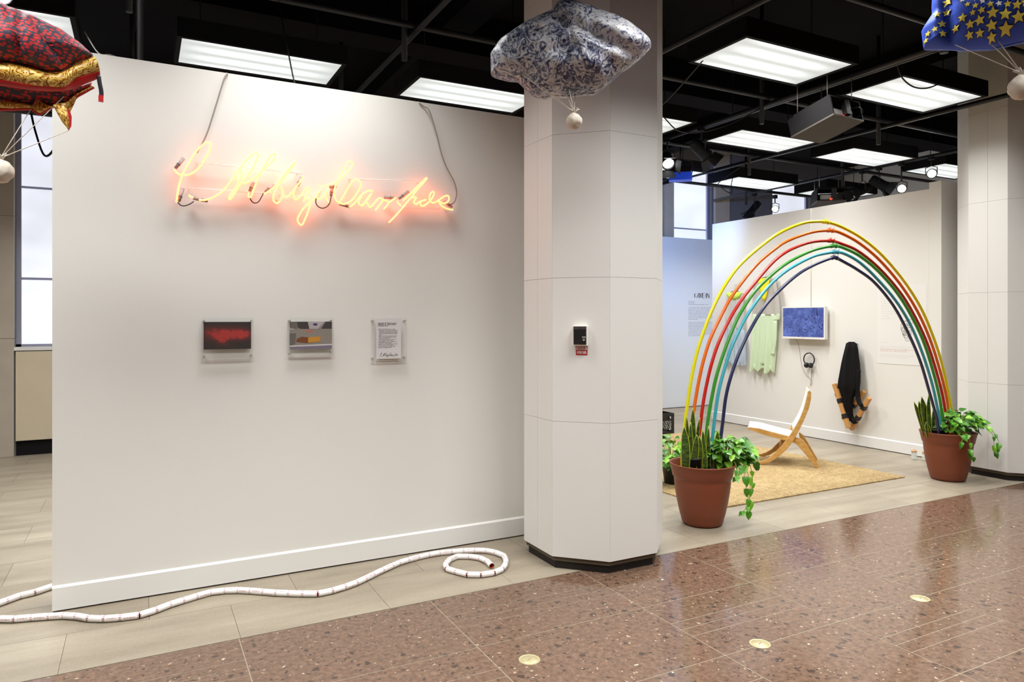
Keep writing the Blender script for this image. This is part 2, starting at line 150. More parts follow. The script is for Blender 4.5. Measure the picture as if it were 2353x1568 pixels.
class NT:
    """tiny node-graph helper"""
    def __init__(s, nt): s.nt = nt
    def n(s, t, **kw):
        nd = s.nt.nodes.new(t)
        for k, v in kw.items():
            if k.startswith('i_'): nd.inputs[k[2:].replace('_', ' ')].default_value = v
            else: setattr(nd, k, v)
        return nd
    def l(s, a, b): s.nt.links.new(a, b)
    def math(s, op, a, b=None, c=None):
        nd = s.nt.nodes.new('ShaderNodeMath'); nd.operation = op
        for i, v in enumerate((a, b, c)):
            if v is None: continue
            if hasattr(v, 'default_value'): s.l(v, nd.inputs[i])
            else: nd.inputs[i].default_value = v
        return nd.outputs[0]
    def mix(s, f, a, b):
        nd = s.nt.nodes.new('ShaderNodeMixRGB')
        for i, v in enumerate((f, a, b)):
            if hasattr(v, 'default_value'): s.l(v, nd.inputs[i])
            else: nd.inputs[i].default_value = v
        return nd.outputs[0]
    def ramp(s, f, stops):
        nd = s.nt.nodes.new('ShaderNodeValToRGB')
        e = nd.color_ramp.elements
        while len(e) < len(stops): e.new(0.5)
        for i, (p, c) in enumerate(stops): e[i].position = p; e[i].color = c
        s.l(f, nd.inputs[0]); return nd.outputs[0]

# ------------------------------------------------------------------ helpers: mesh builder
class MB:
    def __init__(s): s.v = []; s.f = []; s.m = []; s.sm = []
    def quad(s, pts, mi=0, smooth=False):
        b = len(s.v); s.v += [tuple(p) for p in pts]; s.f.append(tuple(range(b, b + len(pts)))); s.m.append(mi); s.sm.append(smooth)
    def box(s, lo, hi, mi=0):
        x0, y0, z0 = lo; x1, y1, z1 = hi; b = len(s.v)
        s.v += [(x0, y0, z0), (x1, y0, z0), (x1, y1, z0), (x0, y1, z0), (x0, y0, z1), (x1, y0, z1), (x1, y1, z1), (x0, y1, z1)]
        for f in ((0, 3, 2, 1), (4, 5, 6, 7), (0, 1, 5, 4), (1, 2, 6, 5), (2, 3, 7, 6), (3, 0, 4, 7)):
            s.f.append(tuple(b + i for i in f)); s.m.append(mi); s.sm.append(False)
    def prism(s, poly, z0, z1, mi=0, fn=None):
        """poly: list of 2-D points; fn maps (u,v,w) to xyz"""
        fn = fn or (lambda u, v, w: (u, v, w)); n = len(poly); b = len(s.v)
        s.v += [fn(p[0], p[1], z0) for p in poly] + [fn(p[0], p[1], z1) for p in poly]
        s.f.append(tuple(b + i for i in range(n))[::-1]); s.f.append(tuple(b + n + i for i in range(n))); s.m += [mi, mi]; s.sm += [False, False]
        for i in range(n):
            j = (i + 1) % n; s.f.append((b + i, b + j, b + n + j, b + n + i)); s.m.append(mi); s.sm.append(False)
    def tube(s, pts, r, n=8, mi=0, caps=True, smooth=True):
        pts = [Vector(p) for p in pts]; k = len(pts); b = len(s.v)
        rr = r if hasattr(r, '__len__') else [r] * k
        t0 = (pts[1] - pts[0]).normalized()
        a = Vector((0, 0, 1)) if abs(t0.z) < 0.9 else Vector((1, 0, 0))
        u = t0.cross(a).normalized()
        for i in range(k):
            t = (pts[min(i + 1, k - 1)] - pts[max(i - 1, 0)])
            if t.length < 1e-9: t = t0
            t = t.normalized(); u = (u - t * u.dot(t)).normalized(); w = t.cross(u)
            for j in range(n):
                an = 2 * math.pi * j / n
                s.v.append(tuple(pts[i] + (u * math.cos(an) + w * math.sin(an)) * rr[i]))
        for i in range(k - 1):
            for j in range(n):
                j2 = (j + 1) % n
                s.f.append((b + i * n + j, b + i * n + j2, b + (i + 1) * n + j2, b + (i + 1) * n + j)); s.m.append(mi); s.sm.append(smooth)
        if caps:
            s.f.append(tuple(b + j for j in range(n))[::-1]); s.f.append(tuple(b + (k - 1) * n + j for j in range(n))); s.m += [mi, mi]; s.sm += [False, False]
    def lathe(s, prof, n=32, mi=0, c=(0, 0, 0), smooth=True, close=False):
        b = len(s.v); k = len(prof)
        for (r, z) in prof:
            for j in range(n):
                an = 2 * math.pi * j / n; s.v.append((c[0] + r * math.cos(an), c[1] + r * math.sin(an), c[2] + z))
        for i in range(k - 1):
            for j in range(n):
                j2 = (j + 1) % n
                s.f.append((b + i * n + j, b + i * n + j2, b + (i + 1) * n + j2, b + (i + 1) * n + j)); s.m.append(mi); s.sm.append(smooth)
        if close:
            s.f.append(tuple(b + j for j in range(n))[::-1]); s.f.append(tuple(b + (k - 1) * n + j for j in range(n))); s.m += [mi, mi]; s.sm += [False, False]
    def grid(s, rows, mi=0, smooth=True):
        """rows: list of equal-length point lists"""
        b = len(s.v); k = len(rows); n = len(rows[0])
        for r in rows: s.v += [tuple(p) for p in r]
        for i in range(k - 1):
            for j in range(n - 1):
                s.f.append((b + i * n + j, b + i * n + j + 1, b + (i + 1) * n + j + 1, b + (i + 1) * n + j)); s.m.append(mi); s.sm.append(smooth)
    def mesh(s, name, mats):
        me = bpy.data.meshes.new(name)
        me.from_pydata(s.v, [], s.f)
        for m in (mats if isinstance(mats, (list, tuple)) else [mats]):
            me.materials.append(MATS[m] if isinstance(m, str) else m)
        me.polygons.foreach_set('material_index', s.m)
        me.polygons.foreach_set('use_smooth', s.sm)
        me.update()
        return me
    def build(s, name, mats, parent=None, loc=None, mtx=None, bevel=0.0):
        o = link(name, s.mesh(name, mats), parent, loc, mtx)
        if bevel > 0:
            b = o.modifiers.new('bevel', 'BEVEL'); b.width = bevel; b.segments = 2; b.limit_method = 'ANGLE'; b.angle_limit = R(40)
        return o

def boxo(name, lo, hi, m, parent=None, bevel=0.0):
    b = MB(); b.box(lo, hi); return b.build(name, m, parent, bevel=bevel)

def smooth_path(pts, n=5, closed=False):
    """Catmull-Rom through 2-D or 3-D points"""
    P = [Vector(p) for p in pts]; out = []; k = len(P)
    for i in range(k - 1):
        p0 = P[max(i - 1, 0)]; p1 = P[i]; p2 = P[i + 1]; p3 = P[min(i + 2, k - 1)]
        for j in range(n):
            t = j / n
            out.append(0.5 * ((2 * p1) + (p2 - p0) * t + (2 * p0 - 5 * p1 + 4 * p2 - p3) * t * t + (3 * p1 - p0 - 3 * p2 + p3) * t ** 3))
    out.append(P[-1])
    return out

def resample(pts, n, closed=True):
    P = [Vector(p) for p in pts]
    if closed: P = P + [P[0]]
    L = [0]
    for a, b in zip(P, P[1:]): L.append(L[-1] + (b - a).length)
    out = []; k = 0
    for i in range(n):
        d = L[-1] * i / (n if closed else n - 1)
        while k < len(L) - 2 and L[k + 1] < d: k += 1
        t = (d - L[k]) / max(L[k + 1] - L[k], 1e-9)
        out.append(P[k].lerp(P[k + 1], t))
    return out

def text_mesh(body, size, m, name, offset=0.0, align='CENTER', sx=1.0):
    c = bpy.data.curves.new(name, 'FONT'); c.body = body; c.size = size; c.offset = offset; c.align_x = align; c.align_y = 'CENTER'; c.resolution_u = 3
    o = bpy.data.objects.new('tmp', c); COL.objects.link(o)
    bpy.context.view_layer.update()
    dg = bpy.context.evaluated_depsgraph_get()
    me = bpy.data.meshes.new_from_object(o.evaluated_get(dg)); me.name = name
    bpy.data.objects.remove(o, do_unlink=True)
    me.materials.clear(); me.materials.append(MATS[m])
    if sx != 1.0: me.transform(Matrix.Diagonal((sx, 1, 1, 1)))
    return me

def basis(x, y, z, loc):
    m = Matrix((x, y, z)).transposed().to_4x4(); m.translation = loc; return m

# ------------------------------------------------------------------ materials
def make_materials():
    mat('wall_white', srgb(232, 229, 224), 0.75, var=0.012, vscale=1.2, bump=0.12, bscale=160, spec=0.3)
    mat('trim_white', srgb(236, 234, 231), 0.45, spec=0.4)
    mat('panel_white', srgb(228, 225, 221), 0.5, var=0.01, vscale=2, spec=0.35)
    mat('blue_white', srgb(226, 230, 238), 0.75, var=0.01, spec=0.3)
    mat('black_paint', srgb(19, 17, 19), 0.8, var=0.2, vscale=3, spec=0.2)
    mat('ceiling_black', srgb(20, 18, 21), 0.9, var=0.25, vscale=1.5, spec=0.1)
    mat('pipe_black', srgb(24, 23, 27), 0.5, spec=0.4)
    mat('plinth_dark', srgb(26, 18, 14), 0.6, var=0.3, vscale=8)
    mat('dark_wall', srgb(112, 112, 122), 0.8, var=0.06, vscale=2)
    mat('jamb_stone', srgb(186, 174, 160), 0.5, var=0.12, vscale=6)
    mat('wainscot', srgb(216, 200, 176), 0.45, var=0.07, vscale=4)
    mat('steel_frame', srgb(170, 170, 190), 0.4, metal=0.5)
    mat('grout', srgb(150, 139, 120), 0.6)
    mat('joint_dark', srgb(95, 85, 68), 0.8)
    mat('disc_brass', srgb(190, 178, 138), 0.35, metal=0.3, var=0.05)
    mat('disc_slot', srgb(120, 105, 75), 0.5)
    mat('grey_rubber', srgb(150, 145, 145), 0.5)
    mat('neon_dark', srgb(70, 50, 48), 0.5)
    mat('wire_grey', srgb(150, 140, 130), 0.5)
    mat('wire_black', srgb(18, 18, 20), 0.5)
    mat('wire_white', srgb(225, 220, 205), 0.5)
    mat('paper_white', srgb(225, 220, 222), 0.7)
    mat('text_ink', srgb(70, 66, 72), 0.8)
    mat('text_grey', srgb(150, 152, 165), 0.8)
    mat('text_faint', srgb(225, 221, 217), 0.8)
    mat('text_red', srgb(218, 192, 184), 0.8)
    mat('ink_black', srgb(12, 12, 16), 0.7)
    mat('photo_black', srgb(30, 18, 20), 0.4)
    mat('print_grey', srgb(140, 130, 122), 0.5, var=0.08, vscale=40)
    mat('print_dark', srgb(62, 54, 56), 0.5)
    mat('print_mid', srgb(105, 98, 92), 0.5)
    mat('print_light', srgb(180, 170, 172), 0.5)
    mat('print_navy', srgb(58, 52, 100), 0.5)
    mat('print_amber', srgb(200, 140, 40), 0.5)
    mat('print_rust', srgb(120, 62, 25), 0.5)
    mat('print_red', srgb(205, 105, 80), 0.5)
    mat('print_steel', srgb(125, 115, 128), 0.5)
    mat('print_white', srgb(215, 208, 212), 0.5)
    mat('terracotta', srgb(128, 66, 42), 0.45, var=0.06, vscale=10, spec=0.4)
    mat('soil', srgb(28, 22, 18), 0.95)
    mat('nursery_black', srgb(34, 38, 40), 0.45)
    mat('crate_black', srgb(22, 22, 24), 0.45)
    mat('oak', srgb(205, 160, 92), 0.42, spec=0.4)
    mat('seat_white', srgb(236, 231, 219), 0.6)
    mat('stick_wood', srgb(200, 145, 82), 0.5, var=0.15, vscale=40)
    mat('black_fabric', srgb(14, 12, 13), 0.75, spec=0.2)
    mat('tape_black', srgb(30, 27, 28), 0.6)
    mat('tv_white', srgb(236, 234, 232), 0.35)
    mat('black_plastic', srgb(32, 29, 30), 0.4)
    mat('silver', srgb(205, 200, 190), 0.3, metal=0.6)
    mat('box_white', srgb(240, 236, 226), 0.4)
    mat('sign_red', srgb(178, 32, 34), 0.5)
    mat('sign_white', srgb(232, 222, 222), 0.5)
    mat('acrylic', srgb(200, 200, 190), 0.05, alpha=0.03, spec=0.6)
    mat('acrylic_edge', srgb(235, 235, 225), 0.1, alpha=0.4)
    mat('rail_clear', srgb(255, 250, 248), 0.1, alpha=0.35)
    mat('glass_clear', srgb(240, 245, 242), 0.05, alpha=0.3)
    mat('string_white', srgb(215, 205, 192), 0.8)
    mat('ball_white', srgb(214, 202, 186), 0.5, var=0.12, vscale=30, bump=0.5, bscale=60)
    mat('gel_blue', srgb(40, 70, 190), 0.4, var=0.2, vscale=20, emit=srgb(40, 80, 230), estr=0.25)
    mat('led_red', srgb(255, 40, 20), 0.4, emit=srgb(255, 40, 20), estr=4.0)
    mat('bulb_white', srgb(255, 255, 255), 0.4, emit=(0.9, 0.95, 1.0, 1), estr=40.0)
    mat('bulb_warm', srgb(255, 230, 190), 0.4, emit=(1.0, 0.72, 0.45, 1), estr=40.0)
    mat('neon', srgb(255, 200, 120), 0.4, emit=(1.0, 0.185, 0.05, 1), estr=4.6)
    mat('vine', srgb(120, 150, 50), 0.5)
    mat('lid_wood', srgb(205, 150, 90), 0.5)
    mat('projector_grey', srgb(175, 172, 165), 0.4)
    mat('box_plywood', srgb(70, 62, 56), 0.7, var=0.1)
    mat('cable_cream', srgb(235, 228, 215), 0.5)
    for k, c in dict(yellow=(232, 224, 20), orange=(235, 110, 20), red=(200, 36, 26), green=(62, 150, 45), cyan=(72, 172, 190), navy=(44, 46, 86)).items():
        mat('hoop_' + k, srgb(*c), 0.22, spec=0.6)
    for k, c in dict(lime=(205, 245, 90), yellowc=(245, 228, 20)).items():
        mat('cloth_' + k, srgb(*c), 0.8)
    # sheer fabrics
    for k, c, al in (('mint', (222, 240, 206), 0.85), ('greysheer', (200, 196, 188), 0.75), ('palesheer', (226, 224, 222), 0.55), ('bluesheer', (206, 219, 233), 0.6)):
        m = mat('cloth_' + k, srgb(*c), 0.8, alpha=al, spec=0.1)
    # concrete floor tile: clouded, streaked along the rows
    m, nt, p = nmat('concrete'); g = NT(nt)
    geo = g.n('ShaderNodeNewGeometry'); mp = g.n('ShaderNodeMapping'); mp.inputs['Scale'].default_value = (0.7, 3.2, 1)
    g.l(geo.outputs['Position'], mp.inputs['Vector'])
    n1 = g.n('ShaderNodeTexNoise', i_Scale=1.6, i_Detail=6.0, i_Roughness=0.6); g.l(mp.outputs[0], n1.inputs['Vector'])
    n2 = g.n('ShaderNodeTexNoise', i_Scale=60.0, i_Detail=3.0); g.l(geo.outputs['Position'], n2.inputs['Vector'])
    oi = g.n('ShaderNodeObjectInfo')
    f = g.math('ADD', n1.outputs['Fac'], g.math('MULTIPLY', g.math('SUBTRACT', n2.outputs['Fac'], 0.5), 0.25))
    f = g.math('ADD', f, g.math('MULTIPLY', g.math('SUBTRACT', oi.outputs['Random'], 0.5), 0.12))
    g.l(g.ramp(f, [(0.25, srgb(128, 117, 101)), (0.5, srgb(149, 137, 120)), (0.78, srgb(168, 157, 139))]), p.inputs['Base Color'])
    g.l(g.math('ADD', 0.30, g.math('MULTIPLY', n1.outputs['Fac'], 0.2)), p.inputs['Roughness'])
    p.inputs['Specular IOR Level'].default_value = 0.4
    # polished brown conglomerate stone
    m, nt, p = nmat('stone'); g = NT(nt)
    geo = g.n('ShaderNodeNewGeometry')
    P = geo.outputs['Position']
    wn = g.n('ShaderNodeTexNoise', i_Scale=22.0, i_Detail=4.0); g.l(P, wn.inputs['Vector'])
    wv = g.n('ShaderNodeVectorMath', operation='SCALE'); wv.inputs['Scale'].default_value = 0.05; g.l(wn.outputs['Color'], wv.inputs[0])
    wa = g.n('ShaderNodeVectorMath', operation='ADD'); g.l(P, wa.inputs[0]); g.l(wv.outputs[0], wa.inputs[1])
    PW = wa.outputs[0]
    n1 = g.n('ShaderNodeTexNoise', i_Scale=34.0, i_Detail=8.0, i_Roughness=0.72); g.l(P, n1.inputs['Vector'])
    col = g.ramp(n1.outputs['Fac'], [(0.3, srgb(82, 61, 49)), (0.5, srgb(108, 84, 69)), (0.7, srgb(134, 107, 89))])
    def clasts(scale, thr, size, colr, soft=0.08):
        nonlocal col
        v = g.n('ShaderNodeTexVoronoi', i_Scale=scale); g.l(PW, v.inputs['Vector'])
        sp = g.n('ShaderNodeSeparateColor'); g.l(v.outputs['Color'], sp.inputs[0])
        a = g.math('GREATER_THAN', sp.outputs[0], thr)
        sz = g.math('MULTIPLY', sp.outputs[1], size)
        d = g.math('SUBTRACT', sz, v.outputs['Distance'])
        b = g.math('MULTIPLY', d, 1.0 / soft); b = g.math('MINIMUM', g.math('MAXIMUM', b, 0.0), 1.0)
        col = g.mix(g.math('MULTIPLY', a, b), col, colr)
    clasts(23.0, 0.70, 0.52, srgb(68, 52, 44), 0.16)
    clasts(46.0, 0.66, 0.5, srgb(66, 51, 44), 0.16)
    clasts(34.0, 0.80, 0.45, srgb(124, 88, 70))
    clasts(55.0, 0.86, 0.42, srgb(172, 150, 128))
    clasts(30.0, 0.965, 0.30, srgb(206, 190, 168))
    g.l(col, p.inputs['Base Color']); p.inputs['Roughness'].default_value = 0.13; p.inputs['Specular IOR Level'].default_value = 0.55
    # fluorescent lens: prismatic sheet lit by four tubes
    m, nt, p = nmat('lens'); g = NT(nt)
    tc = g.n('ShaderNodeTexCoord'); sx = g.n('ShaderNodeSeparateXYZ'); g.l(tc.outputs['Object'], sx.inputs[0])
    tubes = g.math('ABSOLUTE', g.math('SINE', g.math('MULTIPLY', sx.outputs[1], math.pi / 0.19)))
    tubes = g.math('POWER', tubes, 1.5)
    pr = g.math('MULTIPLY', g.math('SINE', g.math('MULTIPLY', sx.outputs[0], 2 * math.pi / 0.022)), g.math('SINE', g.math('MULTIPLY', sx.outputs[1], 2 * math.pi / 0.022)))
    ends = g.math('MINIMUM', g.math('MULTIPLY', g.math('SUBTRACT', 0.60, g.math('ABSOLUTE', sx.outputs[0])), 3.5), 1.0)
    ends = g.math('MAXIMUM', ends, 0.0)
    e = g.math('ADD', 0.42, g.math('MULTIPLY', g.math('MULTIPLY', tubes, ends), 0.50))
    e = g.math('ADD', e, g.math('MULTIPLY', pr, 0.07))
    p.inputs['Base Color'].default_value = (0.5, 0.5, 0.5, 1)
    p.inputs['Emission Color'].default_value = (0.93, 1.0, 1.0, 1)
    g.l(e, p.inputs['Emission Strength'])
    # frosted daylight window
    m, nt, p = nmat('frosted'); g = NT(nt)
    p.inputs['Base Color'].default_value = (0.6, 0.65, 0.75, 1); p.inputs['Roughness'].default_value = 0.4
    geo = g.n('ShaderNodeNewGeometry'); nn = g.n('ShaderNodeTexNoise', i_Scale=1.6, i_Detail=2.0); mp = g.n('ShaderNodeMapping'); mp.inputs['Scale'].default_value = (0.8, 0.8, 1.6)
    g.l(geo.outputs['Position'], mp.inputs['Vector']); g.l(mp.outputs[0], nn.inputs['Vector'])
    p.inputs['Emission Color'].default_value = (0.86, 0.89, 1.0, 1)
    g.l(g.math('ADD', 0.46, g.math('MULTIPLY', nn.outputs['Fac'], 0.42)), p.inputs['Emission Strength'])
    # cigarette-like printed paper roll : red rings at both ends, faint red line of print
    m, nt, p = nmat('paper_roll'); g = NT(nt)
    tc = g.n('ShaderNodeTexCoord'); sx = g.n('ShaderNodeSeparateXYZ'); g.l(tc.outputs['Object'], sx.inputs[0])
    oi = g.n('ShaderNodeObjectInfo')
    ax = g.math('ABSOLUTE', g.math('SUBTRACT', sx.outputs[0], 0.5))
    ring = g.math('GREATER_THAN', ax, 0.41)
    ck = g.math('GREATER_THAN', g.math('SINE', g.math('MULTIPLY', g.math('ARCTAN2', sx.outputs[1], sx.outputs[2]), 9.0)), -0.15)
    ck2 = g.math('GREATER_THAN', g.math('SINE', g.math('MULTIPLY', sx.outputs[0], 150.0)), -0.4)
    ring = g.math('MULTIPLY', ring, g.math('MULTIPLY', ck, ck2))
    ang = g.math('ARCTAN2', sx.outputs[1], sx.outputs[2])
    off = g.math('SUBTRACT', g.math('MULTIPLY', oi.outputs['Random'], 3.0), 2.9)
    band = g.math('LESS_THAN', g.math('ABSOLUTE', g.math('SUBTRACT', ang, off)), 0.2)
    mid = g.math('LESS_THAN', ax, 0.3)
    vo = g.n('ShaderNodeTexNoise', i_Scale=26.0, i_Detail=1.0); g.l(tc.outputs['Object'], vo.inputs['Vector'])
    tx = g.math('MULTIPLY', g.math('MULTIPLY', band, mid), g.math('GREATER_THAN', vo.outputs['Fac'], 0.45))
    f = g.math('MAXIMUM', g.math('MULTIPLY', ring, 0.9), g.math('MULTIPLY', tx, 0.6))
    g.l(g.mix(f, srgb(244, 240, 240), srgb(170, 30, 42)), p.inputs['Base Color']); p.inputs['Roughness'].default_value = 0.45
    # red cloud photograph
    m, nt, p = nmat('photo_red'); g = NT(nt)
    tc = g.n('ShaderNodeTexCoord'); sx = g.n('ShaderNodeSeparateXYZ'); g.l(tc.outputs['Object'], sx.inputs[0])
    acc = None
    for (cx, cz, rx, rz) in ((-0.06, 0.015, 0.075, 0.032), (0.055, 0.012, 0.065, 0.028), (-0.03, -0.02, 0.03, 0.03), (0.0, 0.0, 0.06, 0.02), (0.085, 0.004, 0.035, 0.022)):
        dx = g.math('POWER', g.math('DIVIDE', g.math('SUBTRACT', sx.outputs[0], cx), rx), 2.0)
        dz = g.math('POWER', g.math('DIVIDE', g.math('SUBTRACT', sx.outputs[2], cz), rz), 2.0)
        gs = g.math('POWER', 2.718, g.math('MULTIPLY', g.math('ADD', dx, dz), -1.0))
        acc = gs if acc is None else g.math('ADD', acc, gs)
    nn = g.n('ShaderNodeTexNoise', i_Scale=60.0, i_Detail=3.0); g.l(tc.outputs['Object'], nn.inputs['Vector'])
    acc = g.math('MULTIPLY', acc, g.math('MULTIPLY', g.math('ADD', -0.1, nn.outputs['Fac']), 1.9))
    g.l(g.ramp(acc, [(0.0, srgb(38, 22, 24)), (0.35, srgb(95, 26, 28)), (0.95, srgb(176, 38, 36))]), p.inputs['Base Color']); p.inputs['Roughness'].default_value = 0.35
    # blue screen with dark drawn contour lines
    m, nt, p = nmat('tv_screen'); g = NT(nt)
    tc = g.n('ShaderNodeTexCoord')
    nn = g.n('ShaderNodeTexNoise', i_Scale=5.0, i_Detail=2.0, i_Distortion=1.6); g.l(tc.outputs['Object'], nn.inputs['Vector'])
    ln = g.math('ABSOLUTE', g.math('SINE', g.math('MULTIPLY', nn.outputs['Fac'], 30.0)))
    li = g.math('LESS_THAN', ln, 0.26)
    n3 = g.n('ShaderNodeTexNoise', i_Scale=9.0, i_Detail=2.0); g.l(tc.outputs['Object'], n3.inputs['Vector'])
    li = g.math('MULTIPLY', li, g.math('GREATER_THAN', n3.outputs['Fac'], 0.40))
    bg = g.ramp(n3.outputs['Fac'], [(0.3, srgb(66, 78, 142)), (0.6, srgb(100, 118, 186))])
    c = g.mix(g.math('MULTIPLY', li, 0.85), bg, srgb(20, 20, 52))
    p.inputs['Base Color'].default_value = (0.01, 0.01, 0.02, 1); p.inputs['Roughness'].default_value = 0.2
    g.l(c, p.inputs['Emission Color']); p.inputs['Emission Strength'].default_value = 0.85
    # wood with long grain (object space x)
    m, nt, p = nmat('oak_grain'); g = NT(nt)
    tc = g.n('ShaderNodeTexCoord'); mp = g.n('ShaderNodeMapping'); mp.inputs['Scale'].default_value = (6, 40, 14); g.l(tc.outputs['Object'], mp.inputs['Vector'])
    nn = g.n('ShaderNodeTexNoise', i_Scale=2.0, i_Detail=5.0); g.l(mp.outputs[0], nn.inputs['Vector'])
    g.l(g.ramp(nn.outputs['Fac'], [(0.3, srgb(188, 138, 70)), (0.7, srgb(216, 172, 104))]), p.inputs['Base Color']); p.inputs['Roughness'].default_value = 0.4
    # jute
    m, nt, p = nmat('jute'); g = NT(nt)
    geo = g.n('ShaderNodeNewGeometry')
    n1 = g.n('ShaderNodeTexNoise', i_Scale=70.0, i_Detail=6.0, i_Roughness=0.75); g.l(geo.outputs['Position'], n1.inputs['Vector'])
    n2 = g.n('ShaderNodeTexNoise', i_Scale=1.8, i_Detail=3.0); g.l(geo.outputs['Position'], n2.inputs['Vector'])
    n4 = g.n('ShaderNodeTexNoise', i_Scale=22.0, i_Detail=2.0); g.l(geo.outputs['Position'], n4.inputs['Vector'])
    f = g.math('ADD', g.math('ADD', g.math('MULTIPLY', n1.outputs['Fac'], 0.75), g.math('MULTIPLY', n2.outputs['Fac'], 0.2)), g.math('MULTIPLY', n4.outputs['Fac'], 0.25))
    g.l(g.ramp(f, [(0.40, srgb(84, 62, 34)), (0.55, srgb(160, 132, 88)), (0.74, srgb(200, 176, 130))]), p.inputs['Base Color'])
    b = g.n('ShaderNodeBump', i_Strength=0.8, i_Distance=0.012); g.l(n1.outputs['Fac'], b.inputs['Height']); g.l(b.outputs[0], p.inputs['Normal'])
    p.inputs['Roughness'].default_value = 0.95
    # leaves
    for nm, c0, c1 in (('leaf_pothos', srgb(48, 104, 22), srgb(140, 196, 50)), ):
        m, nt, p = nmat(nm); g = NT(nt)
        oi = g.n('ShaderNodeObjectInfo')
        g.l(g.ramp(oi.outputs['Random'], [(0.0, c0), (0.6, srgb(84, 146, 32)), (1.0, c1)]), p.inputs['Base Color'])
        p.inputs['Roughness'].default_value = 0.32; p.inputs['Specular IOR Level'].default_value = 0.5
    m, nt, p = nmat('leaf_snake'); g = NT(nt)
    tc = g.n('ShaderNodeTexCoord'); sx = g.n('ShaderNodeSeparateXYZ'); g.l(tc.outputs['Object'], sx.inputs[0])
    nn = g.n('ShaderNodeTexNoise', i_Scale=1.0, i_Detail=3.0); mp = g.n('ShaderNodeMapping'); mp.inputs['Scale'].default_value = (30, 30, 90)
    g.l(tc.outputs['Object'], mp.inputs['Vector']); g.l(mp.outputs[0], nn.inputs['Vector'])
    g.l(g.ramp(nn.outputs['Fac'], [(0.35, srgb(34, 54, 14)), (0.65, srgb(84, 110, 34))]), p.inputs['Base Color']); p.inputs['Roughness'].default_value = 0.4
    mat('leaf_edge', srgb(176, 186, 60), 0.45)
    # kite fabrics
    m, nt, p = nmat('silk_navy'); g = NT(nt)
    tc = g.n('ShaderNodeTexCoord')
    nn = g.n('ShaderNodeTexNoise', i_Scale=24.0, i_Detail=5.0, i_Roughness=0.65, i_Distortion=2.2); g.l(tc.outputs['Object'], nn.inputs['Vector'])
    n2 = g.n('ShaderNodeTexNoise', i_Scale=5.0, i_Detail=2.0); g.l(tc.outputs['Object'], n2.inputs['Vector'])
    f = g.math('ADD', nn.outputs['Fac'], g.math('MULTIPLY', g.math('SUBTRACT', n2.outputs['Fac'], 0.5), 0.35))
    g.l(g.ramp(f, [(0.39, srgb(32, 34, 70)), (0.455, srgb(96, 100, 128)), (0.52, srgb(186, 184, 190)), (0.68, srgb(216, 212, 208))]), p.inputs['Base Color']); p.inputs['Roughness'].default_value = 0.4
    m, nt, p = nmat('silk_red'); g = NT(nt)
    tc = g.n('ShaderNodeTexCoord'); mp = g.n('ShaderNodeMapping'); mp.inputs['Scale'].default_value = (54, 54, 92); mp.inputs['Rotation'].default_value = (0, R(-12), 0); g.l(tc.outputs['Object'], mp.inputs['Vector'])
    v = g.n('ShaderNodeTexVoronoi', i_Scale=1.0, i_Randomness=0.55); g.l(mp.outputs[0], v.inputs['Vector'])
    nn = g.n('ShaderNodeTexNoise', i_Scale=110.0, i_Detail=2.0); g.l(tc.outputs['Object'], nn.inputs['Vector'])
    d = g.math('ADD', v.outputs['Distance'], g.math('MULTIPLY', g.math('SUBTRACT', nn.outputs['Fac'], 0.5), 0.55))
    f = g.math('LESS_THAN', d, 0.46)
    g.l(g.mix(f, srgb(66, 63, 80), srgb(214, 56, 58)), p.inputs['Base Color']); p.inputs['Roughness'].default_value = 0.6
    m, nt, p = nmat('silk_gold'); g = NT(nt)
    tc = g.n('ShaderNodeTexCoord')
    nn = g.n('ShaderNodeTexNoise', i_Scale=16.0, i_Detail=2.0, i_Distortion=2.0); g.l(tc.outputs['Object'], nn.inputs['Vector'])
    f = g.math('ABSOLUTE', g.math('SINE', g.math('MULTIPLY', nn.outputs['Fac'], 22.0)))
    g.l(g.ramp(f, [(0.1, srgb(110, 52, 14)), (0.4, srgb(186, 120, 24)), (0.75, srgb(226, 170, 50)), (0.98, srgb(246, 220, 130))]), p.inputs['Base Color']); p.inputs['Roughness'].default_value = 0.35
    mat('silk_hem', srgb(196, 24, 30), 0.4)
    mat('silk_strap', srgb(34, 30, 40), 0.4)
    mat('silk_blue', srgb(40, 78, 200), 0.6, var=0.12, vscale=8)
    mat('star_yellow', srgb(238, 222, 96), 0.5)
    mat('star_white', srgb(238, 234, 236), 0.5)
    mat('star_black', srgb(24, 26, 60), 0.5)
make_materials()

# ================================================================== STRUCTURE
CEIL = 4.7
YB = 3.722            # border between polished stone and concrete tiles
floor = boxo('floor', (-6, -5, -0.10), (13, 10.0, -0.0205), 'grout'); tag(floor, 'floor of brown stone slabs meeting grey concrete-look tiles', kind='structure')
XJ = [-1.57, -0.57, 0.433, 1.44, 2.437, 3.24, 4.01, 4.79, 5.55, 6.32, 7.09, 7.86]
YJ = [YB, 3.09, 2.475, 1.86, 1.245]
ga = 0.0025
def tile_obj(name, x0, x1, y0, y1, m, g_=ga, z0=-0.02):
    b = MB(); c = 0.0012
    xa, xb, ya, yb = x0 + g_, x1 - g_, y0 + g_, y1 - g_
    b.box((xa, ya, z0), (xb, yb, 0.0)); return b.build(name, m, floor)
for r in range(4):
    y1, y0 = YJ[r], YJ[r + 1]
    for i in range(len(XJ) - 1):
        x0, x1 = XJ[i], XJ[i + 1]
        if (i + r) % 2 == 1:      # slab cut by three close inlay lines
            ym = (y0 + y1) / 2
            ys = [y0, ym - 0.083, ym - 0.001, ym + 0.078, y1]
            for a, c in zip(ys, ys[1:]): tile_obj('stone_slab', x0, x1, a, c, 'stone', 0.0021)
        else:
            tile_obj('stone_slab', x0, x1, y0, y1, 'stone')
fs = MB()
